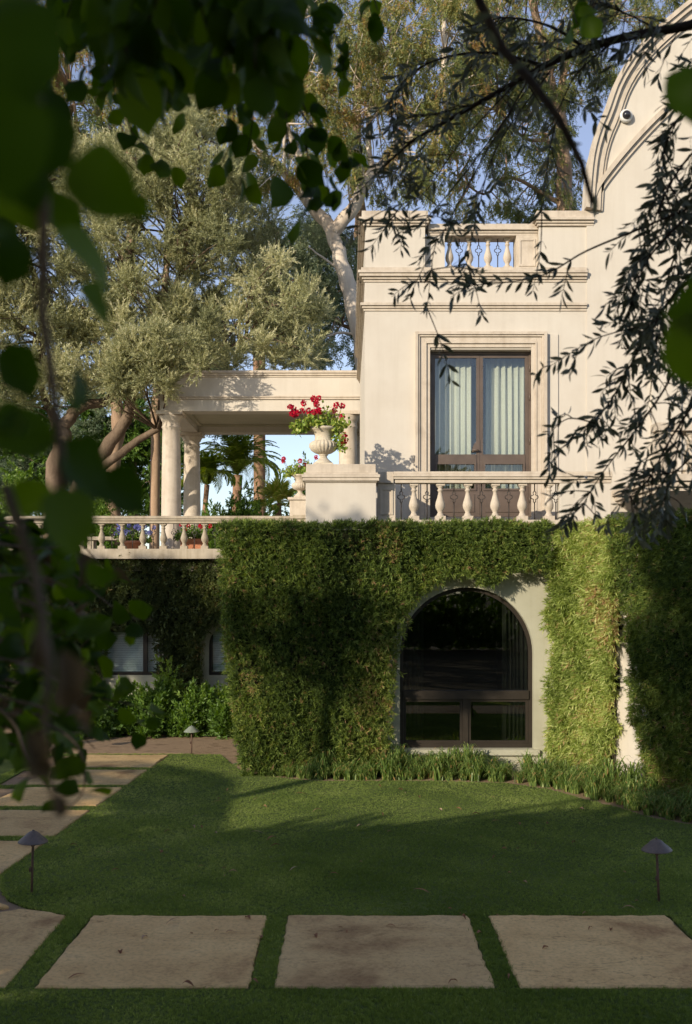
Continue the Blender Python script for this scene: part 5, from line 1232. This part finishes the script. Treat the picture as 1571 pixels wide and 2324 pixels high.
for (x, y) in [(745, 60), (760, 85), (775, 100), (740, 90), (770, 130), (785, 150), (780, 180), (765, 70), (790, 120)]:
    leaves.append((orient(W(x, y, 2.3), (rd.uniform(-1, 1), rd.uniform(-1, 1), -1.2), rd.uniform(-3, 3)), dryM, rd.uniform(.7, 1.0)))
stems.append(([W(730, -80, 2.3), W(745, 30, 2.3), W(770, 100, 2.3), W(782, 180, 2.3)], .003, .001))
build_branch('hanging_branch', 'dark round leaved branches hanging across the upper left of the view', W(300, -130, 2), stems, leaves, 'bark_dark', 'vinebulk')
# very near leaves at the left border, far out of focus
leaves, stems = [], []
def near(x, y, px, ang_, d, tilt=0., me=None, yaw=0.):
    s_ = px*d/F/.058; a = math.radians(ang_)
    dirv = Vector((math.cos(a), tilt, math.sin(a))); p = W(x, y, d)-dirv.normalized()*.029*s_
    y_ = dirv.normalized(); z_ = Vector((yaw, -1, 0)); z_ = (z_-y_*z_.dot(y_)).normalized(); x_ = y_.cross(z_)
    m = Matrix.Translation(p) @ Matrix((x_, y_, z_)).transposed().to_4x4(); leaves.append((m @ Matrix.Rotation(rd.uniform(-.5, .5), 4, 'Y'), me or rd.choice(vineM), s_))
near(50, 150, 330, -75, .42); near(20, 330, 250, -100, .45, .4); near(262, 440, 235, -40, .50, .1); near(325, 478, 80, -60, .52); near(70, 440, 150, -80, .5, .5, yaw=.8); near(190, 610, 200, -55, .62, .6, yaw=1.9)
near(222, 700, 130, -55, .7, .3, yaw=2.2); near(15, 600, 150, -110, .6, .5, yaw=.6); near(50, 850, 150, -70, .62, .3, yaw=.9); near(165, 880, 110, 85, .7, .2, yaw=1.6); near(70, 985, 190, -5, .6, .5, yaw=1.3); near(10, 970, 120, 180, .6, yaw=.5)
near(200, 1080, 190, -60, .62, .5, yaw=1.8); near(290, 1120, 150, -50, .66, .5, yaw=1.0); near(150, 1190, 170, -80, .6, .2, yaw=.8); near(60, 1130, 130, 190, .65, yaw=.9); near(240, 1300, 95, -10, .72); near(20, 1370, 80, -60, .8)
near(140, 1545, 150, -95, .56, .2, tanM, 1.3); near(85, 1710, 130, -80, .55, .3, tanM, 1.2); near(60, 1470, 110, -120, .6, .3, tanM, 1.3); near(130, 1830, 60, -80, .7, .2, tanM, .9); near(185, 1640, 60, -60, .7, .2, tanM, 1.)
near(20, 40, 180, -40, .5, .3); near(105, 330, 170, -100, .5, .3, yaw=.5)
stems.append(([W(60, -200, .55), W(80, 200, .55), W(100, 450, .55), W(95, 700, .6), W(130, 950, .6), W(150, 1150, .62)], .0045, .003))
stems.append(([W(10, 1100, .6), W(80, 1300, .6), W(110, 1500, .56), W(100, 1700, .55), W(130, 1850, .6)], .004, .0015))
build_branch('near_branch', 'very close blurred large leaves down the left border', W(60, -200, .55), stems, leaves, 'bark_grey', 'vinebulk')
# right border near leaves
leaves, stems = [], []
near(1568, 230, 160, -80, .8); near(1560, 730, 180, 200, .75); near(1585, 800, 190, -80, .7, .3); near(1600, 700, 200, 190, .7)
stems.append(([W(1640, 100, .8), W(1600, 400, .78), W(1610, 700, .72), W(1610, 900, .7)], .003, .002))
build_branch('near_branch', 'close blurred dark leaves at the right border', W(1640, 100, .8), stems, leaves, 'bark_dark', 'vinebulk')
# lower left sprays
leaves, stems = [], []
def low(pts, d, step=.03, **kw): sprig([W(x, y, d+rd.uniform(-.05, .05)) for x, y in pts], step, vineM, leaves, stems, rnd=rd, size=(.55, .95), droop=.1, extra=(tanM, .10), **kw)
low([(-60, 1250), (60, 1240), (150, 1290), (220, 1350), (290, 1400), (345, 1405)], 1.9); low([(-60, 1330), (60, 1360), (120, 1420), (180, 1440), (230, 1460)], 2.0); low([(-60, 1420), (80, 1470), (150, 1500), (200, 1520), (230, 1550)], 1.9)
low([(-60, 1520), (80, 1560), (200, 1580), (300, 1600), (350, 1625)], 1.8); low([(-60, 1600), (100, 1640), (180, 1700), (190, 1790), (150, 1840)], 1.5); low([(-60, 1200), (100, 1180), (200, 1250), (260, 1330)], 2.1)
low([(-60, 1560), (30, 1640), (60, 1720), (110, 1790)], 1.4); low([(-60, 1380), (40, 1420), (120, 1540), (240, 1600), (330, 1650)], 2.1); low([(60, 1290), (150, 1350), (200, 1460), (240, 1560)], 2.0)
for _ in range(46):
    y = rd.uniform(1190, 1680); d_ = rd.uniform(1.3, 2.3); e = rd.uniform(70, 215); low([(-90, y+rd.uniform(-30, 30)), (e*.5, y+rd.uniform(-20, 60)), (e, y+rd.uniform(-30, 90))], d_)
build_branch('leafy_branch', 'green leafy sprays with curled tan leaves reaching in at lower left', W(-60, 1400, 1.9), stems, leaves, 'bark_grey', 'vinebulk')

# olive branches at the right
def ol_system(label, mains, twig_n, seed, base, dens=.0085, length=(.10, .30), bark='bark_dark'):
    R = random.Random(seed); leaves, stems = [], []
    def lvs(pts):
        L = 0
        for i in range(1, len(pts)):
            seg = pts[i]-pts[i-1]; L += seg.length
            while L > dens*1.9:
                L -= dens*1.9; t = seg.normalized(); s_ = t.cross(Vector((R.uniform(-1, 1), R.uniform(-1, 1), R.uniform(-1, 1)))).normalized()
                for q in (1, -1):
                    if R.random() < .22: continue
                    d = (t*.75+s_*q*.8+Vector((0, 0, -.1))).normalized(); leaves.append((orient(pts[i]+s_*q*.002, d, R.uniform(-PI, PI)), R.choice(olM), R.uniform(.6, 1.15)))
    for pts, d0, d1, r0, r1, tw in mains:
        P_ = resample3([W(x, y, d0+(d1-d0)*i/(len(pts)-1)) for i, (x, y) in enumerate(pts)], 6*(len(pts)-1)); stems.append((P_, r0, r1))
        if tw > 0: lvs(P_[len(P_)//2:])
        for _ in range(int(tw)):
            i = R.randrange(1, len(P_)); t = (P_[i]-P_[i-1]).normalized(); d = (t*.5+Vector((R.uniform(-1, 1), R.uniform(-.8, .8), R.uniform(-1.1, .5)))).normalized(); l = R.uniform(*length)
            a = P_[i]; b = a+d*l*.5; c = b+(d+Vector((R.uniform(-.3, .3), R.uniform(-.3, .3), -.45))).normalized()*l*.5
            q = resample3([a, b, c], 8); stems.append((q, .0022, .0008)); lvs(q[2:])
    return build_branch('olive_branch', label, base, stems, leaves, bark, 'olnearbulk')
ol_system('long olive branch sweeping across the upper right sky', [
    ([(1700, 20), (1571, 56), (1395, 90), (1255, 140), (1180, 181), (1022, 270), (930, 325), (850, 400)], 3.2, 3.6, .018, .003, 24),
    ([(1240, 150), (1120, 120), (1010, 130), (930, 170), (880, 240)], 3.4, 3.6, .006, .002, 15), ([(1330, 110), (1250, 60), (1150, 40), (1060, 60)], 3.3, 3.4, .006, .002, 16),
    ([(1250, 160), (1130, 330), (1085, 480), (1050, 640)], 3.4, 3.3, .003, .001, 4), ([(1200, 180), (1090, 370), (1010, 520), (985, 570), (970, 700)], 3.4, 3.3, .003, .001, 4), ([(1160, 200), (1040, 330), (960, 440), (880, 470)], 3.4, 3.5, .003, .001, 8),
    ([(1400, 90), (1300, 180), (1250, 330), (1230, 480)], 3.3, 3.2, .003, .001, 5), ([(1100, 230), (980, 260), (900, 270)], 3.5, 3.6, .003, .001, 7), ([(1500, 70), (1420, 30), (1330, 0)], 3.2, 3.2, .004, .001, 16),
    ([(1220, 170), (1050, 400), (940, 520), (930, 480)], 3.4, 3.4, .0028, .001, 3)], 0, 3, W(1700, 20, 3.2), length=(.10, .26))
ol_system('dense olive twigs hanging down in front of the gable and balcony', [
    ([(1700, 420), (1571, 470), (1450, 520), (1330, 570), (1230, 625), (1100, 645), (1010, 640)], 3.0, 3.2, .005, .0010, 4),
    ([(1700, 560), (1560, 640), (1480, 740), (1420, 850), (1370, 930), (1260, 1030)], 3.0, 3.3, .006, .0012, 24),
    ([(1700, 640), (1570, 760), (1510, 880), (1440, 980), (1370, 1070), (1320, 1150)], 3.0, 3.2, .005, .0012, 28),
    ([(1700, 260), (1590, 330), (1520, 420), (1470, 540), (1430, 640)], 3.0, 3.1, .005, .0012, 32), ([(1700, 800), (1590, 900), (1520, 1000), (1470, 1090), (1400, 1150)], 3.0, 3.1, .005, .0012, 26),
    ([(1700, 380), (1610, 430), (1540, 560), (1500, 700), (1480, 860)], 3.1, 3.3, .005, .0012, 34), ([(1700, 700), (1630, 800), (1560, 930), (1530, 1060), (1510, 1130)], 3.2, 3.3, .005, .0012, 28),
    ([(1700, 200), (1570, 240), (1520, 310), (1490, 400)], 3.1, 3.2, .004, .0012, 18), ([(1700, 950), (1590, 1020), (1530, 1070), (1460, 1080)], 3.0, 3.1, .004, .0012, 10),
    ([(1560, 700), (1450, 740), (1350, 770), (1250, 830)], 3.0, 3.1, .003, .001, 5), ([(1550, 500), (1470, 590), (1430, 700), (1410, 790)], 3.0, 3.1, .004, .001, 16), ([(1700, 120), (1590, 140), (1540, 190)], 3.0, 3.1, .004, .001, 8), ([(1700, 300), (1630, 330), (1560, 450), (1530, 620)], 3.0, 3.2, .004, .001, 30), ([(1700, 450), (1640, 520), (1590, 660), (1560, 840)], 3.0, 3.2, .004, .001, 30),
    ([(1350, 960), (1290, 950), (1245, 985)], 3.2, 3.2, .003, .001, 3)], 0, 4, W(1700, 560, 3.0), length=(.06, .17))
leaves, stems = [], []
stems.append(([W(1030, -120, 1.5), W(1140, 110, 1.5), W(1210, 190, 1.45), W(1270, 270, 1.4), W(1320, 370, 1.4), W(1345, 460, 1.4)], .0075, .0035))
for (x, y, a_) in [(1090, 40, 200), (1180, 150, 20), (1240, 240, 230), (1300, 330, 10), (1350, 470, 270), (1120, 90, 300)]: near(x, y, 60, a_, 1.45, me=olM[0])
build_branch('bare_branch', 'dark bare branch crossing diagonally close to the viewer at upper right', W(1030, -120, 1.5), stems, leaves, 'bark_dark', 'olnearbulk')
